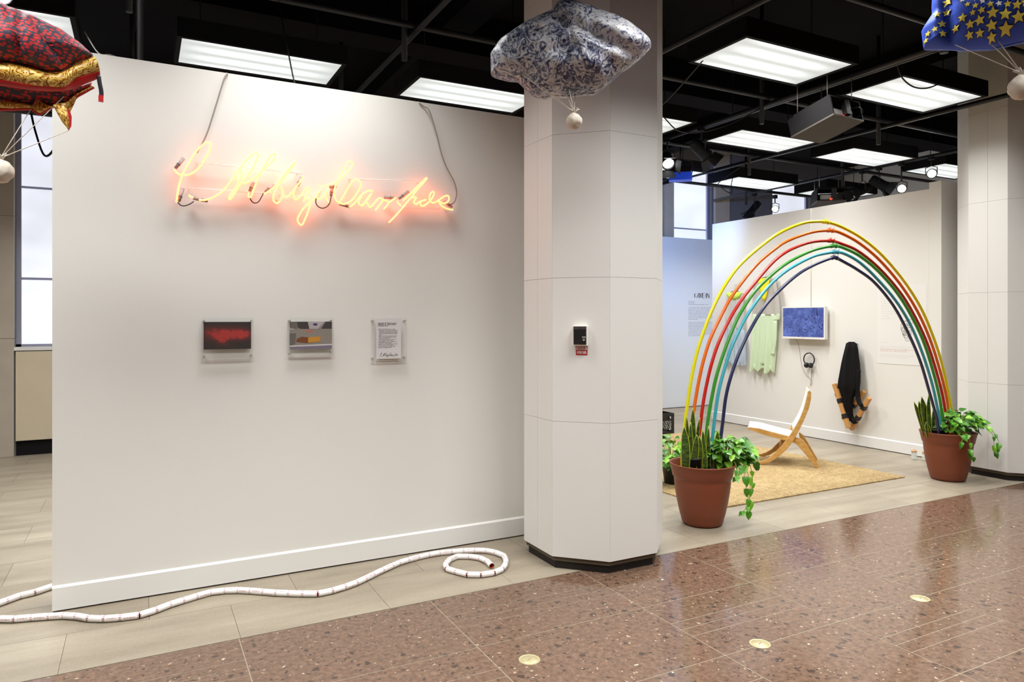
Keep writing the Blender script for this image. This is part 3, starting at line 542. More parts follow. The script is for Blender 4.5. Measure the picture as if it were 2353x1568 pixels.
fs.box((-6, -5, -0.02), (13, 1.242, 0)); fs.box((-6, 1.245, -0.02), (-1.573, YB - .003, 0)); fs.box((7.863, 1.245, -0.02), (13, YB - .003, 0))
fs.build('stone_field', 'stone', floor)
boxo('grout_bed', (-6, -5, -0.02), (13, YB - 0.002, -0.0007), 'grout', floor)
fd = MB(); fd.box((-6, YB - 0.001, -0.02), (13, 9.9, -0.0025)); fd.build('tile_bed', 'joint_dark', floor)
TW, TH = 0.767, 0.455
cj = MB()
for r in range(14):
    y0 = YB + 0.0035 + r * TH; y1 = min(y0 + TH, 9.9)
    xs = -0.325 if r % 2 == 0 else 0.043
    k0 = -3; k1 = 13
    for k in range(k0, k1):
        tile_obj('concrete_tile', xs + k * TW, xs + (k + 1) * TW, y0, y1, 'concrete', 0.0011, -0.012)
    cj.box((-6, y0, -0.012), (xs + k0 * TW - 0.001, y1, 0)); cj.box((xs + k1 * TW + 0.001, y0, -0.012), (13, y1, 0))
cj.build('concrete_field', 'concrete', floor)
# floor outlet discs, flush brass
for (x, y, lb) in ((1.60, 2.867, 'flush brass floor disc nearest the bottom edge, left of the others'), (2.672, 2.484, 'flush brass floor disc in the middle, where two stone joints meet'), (3.905, 2.462, 'flush brass floor disc farthest right on the brown stone')):
    t = thing('floor_disc', (x, y, 0), R(20), lb, 'floor disc', 'brass discs in the stone floor')
    b = MB(); b.lathe([(0.0505, 0.0), (0.0505, 0.0016), (0.049, 0.0022), (0.044, 0.0022), (0.0435, 0.0014), (0.042, 0.0014), (0.0415, 0.0022), (0.0, 0.0022)], 40); b.build('plate', 'disc_brass', t)
    boxo('slot', (-0.014, -0.0016, 0.0020), (0.014, 0.0016, 0.0027), 'disc_slot', t)

# partition wall with the neon sign
WY = 4.525
def wall(name, lo, hi, m, label): return tag(boxo(name, lo, hi, m), label, kind='structure')
wall('wall_front', (-0.419, WY, 0.010), (2.95, WY + 0.15, 3.05), 'wall_white', 'white partition wall carrying the neon sign')
def baseboard(name, fn, L, label):
    b = MB(); prof = [(0, 0.009), (0.012, 0.009), (0.012, 0.130), (0.003, 0.141), (0, 0.141)]
    n = len(prof); v = [fn(0, d, z) for d, z in prof] + [fn(L, d, z) for d, z in prof]
    b.v = v
    b.f = [tuple(range(n))[::-1], tuple(range(n, 2 * n))] + [(i, (i + 1) % n, n + (i + 1) % n, n + i) for i in range(n)]
    b.m = [0] * len(b.f); b.sm = [False] * len(b.f)
    o = b.build(name, 'trim_white'); return tag(o, label, kind='structure')
baseboard('baseboard_front', lambda t, d, z: (-0.419 + t, WY - d, z), 3.3, 'white baseboard along the neon wall')
# gallery side wall (television wall) and its thicker end
TX = 7.87
wall('wall_right', (TX, 4.86, 0.010), (TX + 0.15, 8.27, 3.04), 'wall_white', 'white gallery wall behind the chair, with television')
wall('wall_end', (TX, 4.722, 0.0), (TX + 0.75, 4.859, 3.112), 'wall_white', 'taller white end of the gallery wall beside the right column')
baseboard('baseboard_right', lambda t, d, z: (TX - d, 4.86 + t, z), 3.41, 'white baseboard along the television wall')
# text wall
wall('wall_text', (6.4, 9.66, 0.01), (10.6, 9.78, 3.0), 'blue_white', 'pale wall with the CAVE-IN title, behind the arch')
# outer room
wall('wall_left', (-6.1, -5, 0), (-6.0, 10.0, CEIL), 'wall_white', 'far left outer wall')
wall('wall_behind', (-6, -5.1, 0), (13, -5.0, CEIL), 'wall_white', 'wall behind the viewer')
wall('wall_far_right', (13.0, -5, 0), (13.1, 10.0, CEIL), 'wall_white', 'far right outer wall')
ceil_ = boxo('ceiling', (-6.1, -5.1, CEIL), (13.1, 10.1, CEIL + 0.1), 'ceiling_black'); tag(ceil_, 'black painted open ceiling', kind='structure')
for y in (2.95, 6.75): boxo('beam', (-6, y - 0.18, CEIL - 0.42), (13, y + 0.18, CEIL - 0.001), 'ceiling_black', ceil_)
for x in (2.75, 7.91): boxo('beam', (x - 0.16, -5, CEIL - 0.30), (x + 0.16, 10, CEIL - 0.002), 'ceiling_black', ceil_)
# window wall
VY = 9.85
ww = MB()
wins = [(-1.27, -0.15, 1.25, 4.35), (8.425, 9.355, 1.25, 4.35), (10.935, 12.0, 1.25, 4.35)]
xs = [-6.0] + [v for w_ in wins for v in (w_[0], w_[1])] + [13.0]
for i in range(0, len(xs), 2): ww.box((xs[i], VY, 0), (xs[i + 1], VY + 0.3, CEIL))
for w_ in wins: ww.box((w_[0], VY, w_[3]), (w_[1], VY + 0.3, CEIL)); ww.box((w_[0], VY, 0), (w_[1], VY + 0.3, w_[2] - 0.04))
tag(ww.build('wall_window', 'dark_wall'), 'grey outer wall with tall frosted windows', kind='structure')
for i, w_ in enumerate(wins):
    t = thing('window_%d' % (i + 1), ((w_[0] + w_[1]) / 2, VY, w_[2]), kind='structure', label=('tall frosted window left of the neon wall', 'frosted window above the text wall', 'frosted window beyond the television wall')[i])
    hw = (w_[1] - w_[0]) / 2; hh = w_[3] - w_[2]
    b = MB()
    rows = ([0, 0.78, 1.85, hh] if i == 0 else [0, 0.9, 1.95, hh])
    for a, c in zip(rows, rows[1:]):
        boxo('pane', (-hw + 0.05, 0.10, a + 0.03), (hw - 0.05, 0.115, c - 0.03 if c == hh else c), 'frosted', t)
    for zz in rows[1:-1]: boxo('transom', (-hw + 0.05, 0.115, zz - 0.03), (hw - 0.05, 0.16, zz + 0.03), 'steel_frame', t)
    for s in (-1, 1): boxo('stile', (s * hw - (0.05 if s > 0 else 0), 0.06, 0), (s * hw + (0.05 if s < 0 else 0), 0.14, hh), 'steel_frame', t)
    boxo('rail', (-hw, 0.06, hh - 0.05), (hw, 0.14, hh), 'steel_frame', t); boxo('rail', (-hw, 0.06, 0), (hw, 0.14, 0.03), 'steel_frame', t)
    boxo('sill', (-hw - 0.04, -0.05, -0.04), (hw + 0.04, 0.12, -0.001), 'trim_white', t)
# stone jambs and pilasters
for n_, (x0, x1, y0) in enumerate(((-1.50, -1.275, 9.79), (-2.6, -1.52, 9.81), (9.40, 9.76, 9.80), (8.20, 8.42, 9.80))):
    jb = MB()
    zz = [0.0, 1.35, 2.75, CEIL]
    for a, c in zip(zz, zz[1:]): jb.box((x0, y0, a + 0.002), (x1, VY + (0.09 if n_ in (0, 2) else 0), c - 0.002))
    tag(jb.build('trim_%d' % (n_ + 1), 'jamb_stone'), ('stone jamb left of the left window', 'stone pier at the left edge', 'brown stone pier beside the upper window', 'narrow stone pier left of the upper window')[n_], kind='structure')
wp = MB(); wp.box((-1.26, 9.80, 0.175), (0.6, VY - 0.001, 1.20)); tag(wp.build('trim_5', 'wainscot'), 'beige stone panel under the left window', kind='structure')
wr = MB(); wr.box((-1.26, 9.835, 0.0), (0.6, VY - 0.001, 0.175)); tag(wr.build('recess_shade_window', 'black_paint'), 'black strip for the shade in the recess below the beige panel', kind='structure')  # shade of the gap under the panel, painted as a black strip

# octagonal columns
def column(name, cx, cy, label):
    t = thing(name, (cx, cy, 0), 0, label, kind='structure')
    s = 0.368; ap = s * (1 + math.sqrt(2)) / 2
    core = MB(); rr = (ap - 0.016) / math.cos(R(22.5))
    core.prism([(rr * math.cos(R(22.5 + 45 * k)), rr * math.sin(R(22.5 + 45 * k))) for k in range(8)], 0.05, CEIL); core.build('core', 'joint_dark', t)
    rp = (ap - 0.03) / math.cos(R(22.5))
    pl = MB(); pl.prism([(rp * math.cos(R(22.5 + 45 * k)), rp * math.sin(R(22.5 + 45 * k))) for k in range(8)], 0.0, 0.085); pl.build('plinth', 'plinth_dark', t)
    zs = [0.08, 0.935, 1.84, 2.745, 3.65, CEIL]
    def panel_mesh(w0, w1, hgt):
        b = MB(); g_ = 0.0008
        b.box((w0 + g_, -0.014, g_), (w1 - g_, 0, hgt - g_)); return b.mesh('panel', 'panel_white')
    cache = {}
    for k in range(8):
        an = 45 * k
        for a, c in zip(zs, zs[1:]):
            for (w0, w1) in (((-s / 2, 0.0), (0.0, s / 2)) if an == 180 else ((-s / 2, s / 2),)):
                key = (w0, w1, round(c - a, 3))
                if key not in cache: cache[key] = panel_mesh(w0, w1, c - a)
                # local -y of the panel is its outer face normal, put at distance ap
                nrm = Vector((math.cos(R(an)), math.sin(R(an)), 0)); tx = Vector((-nrm.y, nrm.x, 0))
                m = basis(tx, -nrm, Vector((0, 0, 1)), nrm * (ap - 0.014) + Vector((0, 0, a)))
                link('panel', cache[key], t, mtx=m)
    return t
column('column', 2.749, 4.02, 'white octagonal column in the centre with the out of order sign')
column('column', 7.91, 4.02, 'white octagonal column at the right edge')

# fluorescent fixtures
def fixture_meshes():
    W2, D2, H = 0.625, 0.315, 0.125
    hb = MB()
    hb.box((-W2, -D2, 0.0), (W2, -D2 + 0.02, H)); hb.box((-W2, D2 - 0.02, 0.0), (W2, D2, H)); hb.box((-W2, -D2 + 0.02, 0), (-W2 + 0.02, D2 - 0.02, H)); hb.box((W2 - 0.02, -D2 + 0.02, 0), (W2, D2 - 0.02, H)); hb.box((-W2, -D2, H), (W2, D2, H + 0.01))
    fr = MB(); a, c = 0.592, 0.283
    fr.box((-W2 + 0.001, -D2 + 0.001, -0.012), (W2 - 0.001, -c, 0)); fr.box((-W2 + 0.001, c, -0.012), (W2 - 0.001, D2 - 0.001, 0)); fr.box((-W2 + 0.001, -c, -0.012), (-a, c, 0)); fr.box((a, -c, -0.012), (W2 - 0.001, c, 0))
    ln = MB(); ln.box((-a, -c, -0.006), (a, c, 0.0))
    rd = MB()
    rd.tube([(0, 0, H + 0.01), (0, 0, CEIL - 3.66)], 0.005, 6)
    bl = MB(); bl.box((-0.12, -0.06, H + 0.01), (0.12, 0.06, H + 0.06))
    return dict(housing=hb.mesh('housing', 'black_paint'), frame=fr.mesh('frame', 'black_paint'), lens=ln.mesh('lens', 'lens'), hanger_rod=rd.mesh('hanger_rod', 'pipe_black'), ballast_cover=bl.mesh('ballast_cover', 'black_paint'))
FM = fixture_meshes()
def fixture(x, y, label, power=1.0, col=LAMP_COL):
    t = thing('ceiling_light', (x, y, 3.66), 0, label, 'ceiling light', 'fluorescent ceiling fixtures')
    for k in ('housing', 'frame', 'lens', 'ballast_cover'): link(k, FM[k], t)
    for sx_ in (-0.45, 0.45): link('hanger_rod', FM['hanger_rod'], t, loc=(sx_, 0, 0))
    L = bpy.data.lights.new('tube_light', 'AREA'); L.shape = 'RECTANGLE'; L.size = 1.16; L.size_y = 0.54; L.energy = LAMP_POWER * power; L.color = col; L.spread = R(126)
    o = bpy.data.objects.new('tube_light', L); COL.objects.link(o); o.parent = t; o.location = (0, 0, -0.014)
    return t
FX = [(-1.02, 5.99, 'black ceiling light partly hidden by the red and gold kite', 1.5), (0.865, 6.02, 'black ceiling light above the neon wall, left of two', 1.0), (2.72, 6.01, 'black ceiling light above the neon wall, beside the centre column', 1.0),
      (4.58, 6.0, 'black ceiling light cut off by the right side of the centre column', 1.0), (6.44, 5.97, 'lit ceiling light partly covered by the large black projector box', 1.0), (8.27, 5.95, 'ceiling light between the projector box and the right column', 1.0), (10.12, 5.95, 'ceiling light cut off by the upper right column edge', 0.8),
      (4.54, 4.08, 'largest ceiling light, nearest to the top right of the centre column', 1.0), (6.36, 4.07, 'large ceiling light hanging in front of the right column', 0.9),
      (-1.02, 7.9, 'unseen ceiling light added behind the red and gold kite, near the left window', 1.1), (6.5, 7.9, 'far ceiling light just behind the blue gelled lamp', 0.8), (8.35, 7.9, 'ceiling light above the far end of the television wall', 0.8), (10.25, 7.9, 'farthest ceiling light, behind the small projector box', 0.8)]  # light behind the red kite is unseen, added to brighten the left pier
for x, y, lb, pw in FX: fixture(x, y, lb, pw)
OFF = 'black ceiling light above the picture, out of view over the foreground'
for x, y, pw in ((0.87, 3.93, 0.66), (-1.0, 3.93, 0.75), (0.87, 2.15, 0.6), (2.73, 2.15, 1.35), (4.55, 2.15, 0.8), (6.4, 2.15, 0.85), (0.87, 0.25, 0.8), (2.73, 0.25, 0.85), (4.55, 0.25, 0.75), (-1.0, 2.15, 1.7)):
    fixture(x, y, OFF, pw)

# black pipe grid under the ceiling
GZ = 3.70
pg = thing('pipe_grid', (2.7, 5.0, GZ), 0, 'black steel pipe grid hanging below the ceiling', 'pipe grid')
def pipe(a, b, r=0.024): 
    m = MB(); m.tube([Vector(a) - pg.location, Vector(b) - pg.location], r, 10); return m.build('pipe', 'pipe_black', pg)
for x in (-1.85, 0.0, 1.80, 3.66, 5.49, 7.28, 9.15): pipe((x, -1.0, GZ), (x, 9.6, GZ))
for y in (1.2, 3.16, 4.97, 6.84, 8.7): pipe((-4, y, GZ + 0.052), (12.5, y, GZ + 0.052))
for y in (4.97, 6.84, 8.7):
    for x in (-0.06, 1.74, 3.60, 5.43, 7.22, 9.09): 
        if not (2.2 < x < 3.2): pipe((x, y + 0.055, 3.50), (x, y + 0.055, CEIL), 0.021)
pipe((5.62, 2.0, GZ + 0.04), (5.62, 6.2, GZ + 0.04), 0.034)
pipe((5.30, 3.16, 3.56), (5.30, 3.16, CEIL), 0.03)
pipe((-3.0, 9.2, 3.82), (0.4, 9.2, 3.82), 0.035)
# loose cables slung on the grid
def cable(name, pts, r, m, label, group='loose cables on the pipe grid', cat='cable'):
    b = MB(); b.tube(smooth_path(pts, 6), r, 6); o = b.build(name, m); tag(o, label, cat, group); return o
cable('black_cable', [(4.0, 4.3, 3.66), (4.05, 4.7, 3.52), (4.2, 5.3, 3.42), (4.3, 5.3, 3.40), (4.35, 5.25, 3.50), (4.6, 5.3, 3.40), (4.9, 5.3, 3.42), (5.2, 5.2, 3.52), (5.45, 5.0, 3.68)], 0.006, 'wire_black', 'black cable looping below the largest ceiling light')
cable('black_cable', [(5.62, 3.74, 3.70), (5.72, 3.76, 3.62), (5.9, 3.78, 3.58), (6.1, 3.78, 3.60), (6.3, 3.76, 3.68)], 0.007, 'wire_black', 'black cable sagging across the light in front of the right column')
cable('black_cable', [(0.83, 4.98, 3.74), (0.84, 4.72, 3.35), (0.87, 4.60, 3.06), (0.9, 4.60, 3.055)], 0.005, 'wire_black', 'thin black cable hanging to the top of the neon wall')
cable('black_cable', [(7.3, 7.0, 3.7), (7.0, 7.2, 3.45), (6.9, 7.1, 3.35), (7.0, 7.0, 3.25), (7.1, 7.1, 3.4), (7.28, 7.2, 3.68)], 0.006, 'wire_black', 'black cable bunched below the far ceiling light')
cable('black_cable', [(5.5, 8.6, 3.7), (5.9, 8.5, 3.3), (6.2, 8.5, 3.15), (6.3, 8.5, 3.35), (6.4, 8.6, 3.7)], 0.005, 'wire_black', 'black cable dangling in front of the upper window')
cable('black_cable', [(-1.05, 9.2, 3.84), (-1.0, 9.15, 3.6), (-0.92, 9.12, 3.35), (-0.84, 9.12, 3.4), (-0.76, 9.15, 3.62), (-0.72, 9.2, 3.84)], 0.012, 'wire_black', 'black cable loop in front of the left window')
cable('grey_cable', [(-0.35, 5.9, 3.64), (-0.25, 5.6, 3.4), (-0.15, 5.3, 3.3), (0.0, 5.1, 3.15), (0.1, 4.9, 3.0)], 0.006, 'wire_grey', 'grey cables falling behind the left end of the neon wall')

# ================================================================== NEON WALL
NY = 4.455
ns = thing('neon_sign', (1.25, NY, 2.2), 0, 'pink-orange neon handwritten signature glowing on the white wall', 'neon sign')
def nl(x, z, y=NY): return Vector((x, y, z)) - Vector((1.25, NY, 2.2))
for st in NEON:
    b = MB(); p = smooth_path(st, 4); k = len(p)
    pts = [nl(q[0], q[1]) for q in p]
    b.tube(pts, 0.0049, 8); b.build('neon_tube', 'neon', ns)
for a, c in SLEEVE:
    b = MB(); A = nl(a[0], a[1], NY + 0.03); B = nl(c[0], c[1], NY + 0.012); b.tube([A, B], [0.011, 0.009], 10); b.tube([A.lerp(B, 0.62), A.lerp(B, 0.66)], 0.0115, 10, 1); b.build('electrode_sleeve', ['grey_rubber', 'neon_dark'], ns)
for st in WIRE:
    b = MB(); b.tube([nl(q[0], q[1], NY + 0.012) for q in smooth_path(st, 5)], 0.0035, 6); b.build('jumper_wire', 'neon_dark', ns)
for a, c in RAIL:
    b = MB(); A = nl(a[0], a[1], NY + 0.02); B = nl(c[0], c[1], NY + 0.02); b.tube([A, B], 0.006, 8)
    b.build('support_rail', 'rail_clear', ns)
    for t_ in (0.04, 0.96):
        q = A.lerp(B, t_); b = MB(); b.tube([q, q + Vector((0, WY - NY - 0.02, 0))], 0.005, 8); b.build('standoff', 'rail_clear', ns)
for st in (CABLE_L, CABLE_R):
    p = smooth_path(st, 5); b = MB()
    top = nl(st[0][0], 3.056, WY + 0.02)
    b.tube([top + Vector((0, 0.13, 0.0)), top] + [nl(q[0], min(q[1], 3.05), 4.512 if i < 4 else 4.49) for i, q in enumerate(p)], 0.0045, 6); b.build('power_cable', 'wire_grey', ns)

# ---- three acrylic frames
def frame_thing(x0, x1, z0, z1, label):
    t = thing('acrylic_frame', ((x0 + x1) / 2, WY, z0), 0, label, 'frame', 'acrylic frames below the neon sign')
    hw = (x1 - x0) / 2; hh = z1 - z0
    boxo('back_sheet', (-hw, -0.022, 0), (hw, -0.018, hh), 'acrylic', t)
    boxo('front_sheet', (-hw, -0.030, 0), (hw, -0.026, hh), 'acrylic', t)
    b = MB(); b.box((-hw, -0.0305, -0.001), (hw, -0.0175, 0.0005)); b.build('lower_edge', 'acrylic_edge', t)
    for sx in (-1, 1):
        for z in (0.018, hh - 0.018):
            b = MB(); b.tube([(sx * (hw - 0.014), -0.001, z), (sx * (hw - 0.014), -0.036, z)], 0.005, 12); b.build('standoff', 'silver', t)
    return t
f1 = frame_thing(0.317, 0.606, 1.345, 1.588, 'acrylic frame with a dark print of a blurred red cloud')
_pp = boxo('photo_print', (0.329 - 0.4615, -0.0255, 1.402 - 1.345), (0.592 - 0.4615, -0.0235, 1.564 - 1.345), 'photo_red', f1)
_pp.data.transform(Matrix.Translation((0, 0, -(1.483 - 1.345)))); _pp.location = (0, 0, 1.483 - 1.345)
f2 = frame_thing(0.803, 1.087, 1.354, 1.590, 'acrylic frame with a print of an amber box on a steel shelf')
pw, ph = 0.26, 0.172; bx, bz = 0.817 - 0.945, 1.392 - 1.354
b = MB()
def pq(pts, mi, lay): b.prism([(bx + u * pw, bz + (1 - v) * ph) for u, v in pts], 0, 0.0004, mi, lambda u, v, w, lay=lay: (u, -0.0255 - lay * 0.0005 + w, v))
PM = ['print_grey', 'print_dark', 'print_mid', 'print_light', 'print_navy', 'print_amber', 'print_rust', 'print_red', 'print_steel', 'print_white']
pq([(0, 0), (1, 0), (1, 1), (0, 1)], 0, 0)
pq([(0, 0), (0.17, 0), (0.17, 0.27), (0, 0.2)], 2, 1); pq([(0.17, 0), (0.42, 0), (0.46, 0.26), (0.25, 0.26), (0.18, 0.2)], 1, 1); pq([(0.42, 0), (0.83, 0), (0.66, 0.26), (0.46, 0.26)], 3, 1); pq([(0.85, 0), (1, 0), (1, 0.26), (0.74, 0.26)], 1, 1)
pq([(0.60 + 0.055 * math.cos(a * 0.5236), 0.10 + 0.045 * math.sin(a * 0.5236)) for a in range(12)], 4, 2)
pq([(0, 0.25), (0.12, 0.265), (0.1, 0.28), (0, 0.28)], 9, 2)
pq([(0.37, 0.31), (0.54, 0.32), (0.53, 0.37), (0.38, 0.36)], 7, 1)
pq([(0.16, 0.62), (0.25, 0.57), (0.27, 0.54), (0.43, 0.57), (0.43, 0.77), (0.16, 0.73)], 6, 2); pq([(0.43, 0.57), (0.72, 0.54), (0.72, 0.72), (0.43, 0.77)], 5, 2)
pq([(0, 0.42), (0.15, 0.42), (0.13, 0.8), (0, 0.86)], 2, 1)
pq([(0, 0.86), (1, 0.82), (1, 0.865), (0, 0.90)], 9, 1); pq([(0, 0.90), (1, 0.865), (1, 1), (0, 1)], 8, 1)
b.build('photo_print', PM, f2)
f3 = frame_thing(1.330, 1.576, 1.307, 1.588, 'acrylic frame with a typed and signed white page')
px0, px1, pz0, pz1 = 1.366 - 1.453, 1.535 - 1.453, 0.012, 0.277
_pg = boxo('page', (px0, -0.0255, pz0), (px1, -0.0245, pz1), 'paper_white', f3)
def word_lines(b, x0, x1, ztop, pitch, hgt, lens, fn, seed, mi=0, letters=True, indents=None):
    """rows of small marks set like printed words"""
    rnd = random.Random(seed)
    for i, L in enumerate(lens):
        z = ztop - i * pitch; x = x0 + (indents[i] if indents else 0); xe = x0 + (x1 - x0) * L
        cw = hgt * 0.75
        while x < xe - cw:
            for k in range(rnd.randint(2, 8)):
                if x > xe - cw: break
                h = hgt * rnd.choice((0.62, 0.62, 0.7, 1.0))
                b.prism([(x, z), (x + cw * 0.72, z), (x + cw * 0.72, z + h), (x, z + h)], 0, 0.0004, mi, fn); x += cw
            x += cw * 0.9
fnp = lambda u, v, w: (u, -0.0257 - w, v)
b = MB()
word_lines(b, px0 + 0.012, px1 - 0.03, 0.243, 0.0088, 0.0068, [1.0, 1.0, 0.58], fnp, 3)
word_lines(b, px0 + 0.012, px1 - 0.022, 0.205, 0.0076, 0.0042, [0.86, 1, 1, 1, 1, 0.2, 0.95, 0.95, 0.6, 0.93, 0.8, 0.95, 0.75, 1, 0.8, 0.88, 0.72], fnp, 5, indents=[0, .006, .006, .006, .006, .006, 0, .006, .006, 0, .006, 0, .006, 0, .006, 0, 0])
tag(b.build('typed_text', 'text_ink', _pg), kind='stuff')
# signature on the page: the same handwriting as the neon, small
xs_ = [q[0] for s_ in NEON for q in s_]; zs_ = [q[1] for s_ in NEON for q in s_]
sc_ = 0.125 / (max(xs_) - min(xs_)); cx_ = (max(xs_) + min(xs_)) / 2; cz_ = (max(zs_) + min(zs_)) / 2
b = MB()
for s_ in NEON: b.tube([(0.0 + (q[0] - cx_) * sc_, -0.0258, 0.036 + (q[1] - cz_) * sc_) for q in smooth_path(s_, 2)], 0.0006, 4)
tag(b.build('signature', 'ink_black', _pg), kind='stuff')

# ---- garland of printed paper rolls on the floor
gl = thing('paper_roll_garland', (GARLAND[-1][0], GARLAND[-1][1], 0), 0, 'long garland of white paper rolls with red print snaking along the floor', 'garland')
rb = MB(); n_ = 14; rr_ = 0.0178
rb.tube([(0.0, 0, 0), (0.03, 0, 0), (0.97, 0, 0), (1.0, 0, 0)], [rr_ * 0.96, rr_, rr_, rr_ * 0.96], n_, 0, caps=False); rb.tube([(1.0, 0, 0), (0.0, 0, 0)], rr_ * 0.82, n_, 1, caps=False)
RM = rb.mesh('roll', ['paper_roll', 'print_red'])
P = [Vector((q[0], q[1], 0.0182)) for q in [(0.10, 5.12), (0.02, 5.11), (-0.06, 5.09), (-0.14, 5.065), (-0.22, 5.035), (-0.30, 5.0), (-0.378, 4.955)] + list(GARLAND)]
for a, c in zip(P, P[1:]):
    d = c - a; L = d.length; d.normalize(); y = Vector((-d.y, d.x, 0)); m = basis(d * (L * 1.01), y, Vector((0, 0, 1)), a - gl.location)
    link('roll', RM, gl, mtx=m)

# ---- intercom and sign on the centre column (front-left face)
fa = Vector((2.305, 3.836, 0)); fdir = Vector((0.7071, -0.7071, 0)); fn_ = Vector((-0.7071, -0.7071, 0))
ic = thing('intercom', fa + fdir * 0.187 + Vector((0, 0, 1.415)), 0, 'black and white intercom box on the centre column', 'intercom')
ic.rotation_euler = (0, 0, R(-45))
boxo('back_box', (-0.046, -0.038, 0.0), (0.046, 0.0, 0.124), 'box_white', ic, 0.003)
_cv = boxo('cover', (-0.040, -0.043, 0.008), (0.040, -0.036, 0.120), 'black_plastic', ic, 0.002)
boxo('cover_top', (-0.040, -0.0445, 0.101), (0.040, -0.0432, 0.119), 'print_dark', _cv)
for k in range(9): boxo('grille_slot', (-0.030, -0.0438, 0.042 + k * 0.006), (0.030, -0.0429, 0.0445 + k * 0.006), 'ink_black', _cv)
b = MB(); b.tube([(0.026, -0.042, 0.037), (0.026, -0.0475, 0.037)], 0.0075, 16); b.build('button', 'silver', _cv)
boxo('name_plate', (0.014, -0.0446, 0.049), (0.038, -0.0430, 0.058), 'silver', _cv)
for z in (0.110, 0.018):
    b = MB(); b.tube([(0, -0.043, z), (0, -0.0452, z)], 0.0032, 10); b.build('screw', 'ink_black', _cv)
sg = thing('out_of_order_sign', fa + fdir * 0.190 + Vector((0, 0, 1.355)), 0, 'red and white OUT OF ORDER sticker below the intercom', 'sign')
sg.rotation_euler = (0, 0, R(-45))
boxo('sticker', (-0.037, -0.0012, 0), (0.037, 0.0, 0.055), 'sign_red', sg)
boxo('upper_field', (-0.034, -0.0016, 0.033), (0.034, -0.0010, 0.052), 'sign_white', sg)
mm = Matrix.Rotation(R(90), 4, 'X')
me = text_mesh('OUT OF', 0.0165, 'sign_red', 'lettering', 0.0006, sx=0.8); link('lettering', me, sg, mtx=Matrix.Translation((0, -0.0019, 0.0425)) @ mm)
me = text_mesh('ORDER', 0.0225, 'sign_white', 'lettering', 0.0010, sx=0.8); link('lettering', me, sg, mtx=Matrix.Translation((0, -0.0015, 0.0165)) @ mm)

# ================================================================== RAINBOW ARCH
ORD = {'yellow': 'outermost', 'orange': 'second from outside', 'red': 'third from outside', 'green': 'fourth from outside', 'cyan': 'second from inside', 'navy': 'innermost'}
for k, a in ARC.items():
    y = a['y']; pts = a['pts']; ap = a['apex']
    t = thing('rainbow_hoop', (pts[0][0], y, 0.3), 0, '%s %s tube of the rainbow arch between the pots' % (k if k != 'cyan' else 'light blue', ORD[k]), 'arch tube', 'tubes of the rainbow arch')
    o3 = Vector((pts[0][0], y, 0.3))
    # tie end points into the pots
    left = [(pts[0][0] - 0.004, 0.32)] + list(pts[:ap + 1]); right = list(pts[ap:]) + [(pts[-1][0] + 0.003, 0.32)]
    yl, yr = 4.147 + (y - 4.15) * 2.0, 4.154 + (y - 4.15) * 1.0
    for half in (left, right):
        b = MB(); b.tube([Vector((q[0], y, q[1])) - o3 for q in smooth_path(half, 5)], 0.0133, 12); b.build('tube', 'hoop_' + k, t)
    A = Vector((pts[ap][0], y, pts[ap][1])) - o3
    dl = (Vector((pts[ap - 1][0], 0, pts[ap - 1][1])) - Vector((pts[ap][0], 0, pts[ap][1]))).normalized(); dr = (Vector((pts[ap + 1][0], 0, pts[ap + 1][1])) - Vector((pts[ap][0], 0, pts[ap][1]))).normalized()
    b = MB(); b.tube([A + dl * 0.045, A + dl * 0.01, A + dr * 0.01, A + dr * 0.045], 0.0155, 12); b.build('joint_sleeve', 'hoop_' + k, t)
    for s_, d_ in ((0.03, dl), (0.012, dl), (0.028, dr)):
        b = MB(); q = A + d_ * s_; b.tube([q - d_ * 0.003, q + d_ * 0.003], 0.019, 10); b.tube([q + Vector((0, -0.01, 0.012)), q + Vector((0.004, -0.014, 0.030))], 0.0022, 5); b.build('zip_tie', 'hoop_' + k, t)

# ================================================================== POTS AND PLANTS
PL = Vector((3.844, 4.147, 0)); PR = Vector((7.03, 4.154, 0))
def pot(c, label):
    t = thing('terracotta_pot', c, 0, label, 'plant pot', 'terracotta pots at the feet of the arch')
    b = MB(); b.lathe([(0.0, 0.004), (0.140, 0.004), (0.150, 0.010), (0.158, 0.03), (0.163, 0.055), (0.166, 0.062), (0.176, 0.10), (0.193, 0.18), (0.206, 0.26), (0.214, 0.335), (0.2145, 0.350), (0.219, 0.362), (0.226, 0.372), (0.234, 0.41), (0.244, 0.455), (0.250, 0.463), (0.251, 0.470), (0.243, 0.471), (0.238, 0.462), (0.226, 0.40), (0.205, 0.36)], 56); b.build('body', 'terracotta', t)
    b = MB(); b.lathe([(0.0, 0.36), (0.1, 0.365), (0.208, 0.36)], 32); b.build('soil', 'soil', t)
    return t
pot(PL, 'terracotta pot at the near left foot of the rainbow arch'); pot(PR, 'terracotta pot at the far right foot, before the right column')

# heart-shaped leaf, length 1 along +y, width 0.78
def heart_mesh():
    b = MB(); ol = [(0.0, 0.0), (0.16, -0.07), (0.31, 0.02), (0.385, 0.2), (0.37, 0.4), (0.28, 0.62), (0.14, 0.83), (0.0, 1.0)]
    mid = [(0, 0.02), (0, 0.0), (0, 0.05), (0, 0.2), (0, 0.4), (0, 0.62), (0, 0.83), (0, 1.0)]
    zf = lambda x, y: 0.30 * abs(x) - 0.22 * y * y + 0.04 * math.sin(7 * y) * abs(x) * 3
    for s in (-1, 1):
        rows = [[(s * ol[i][0] * f, mid[i][1] + (ol[i][1] - mid[i][1]) * f, zf(ol[i][0] * f, ol[i][1])) for f in (0, 0.5, 1)] for i in range(8)]
        if s < 0: rows = [r[::-1] for r in rows]
        b.grid(rows)
    return b.mesh('leaf', 'leaf_pothos')
HM = heart_mesh()
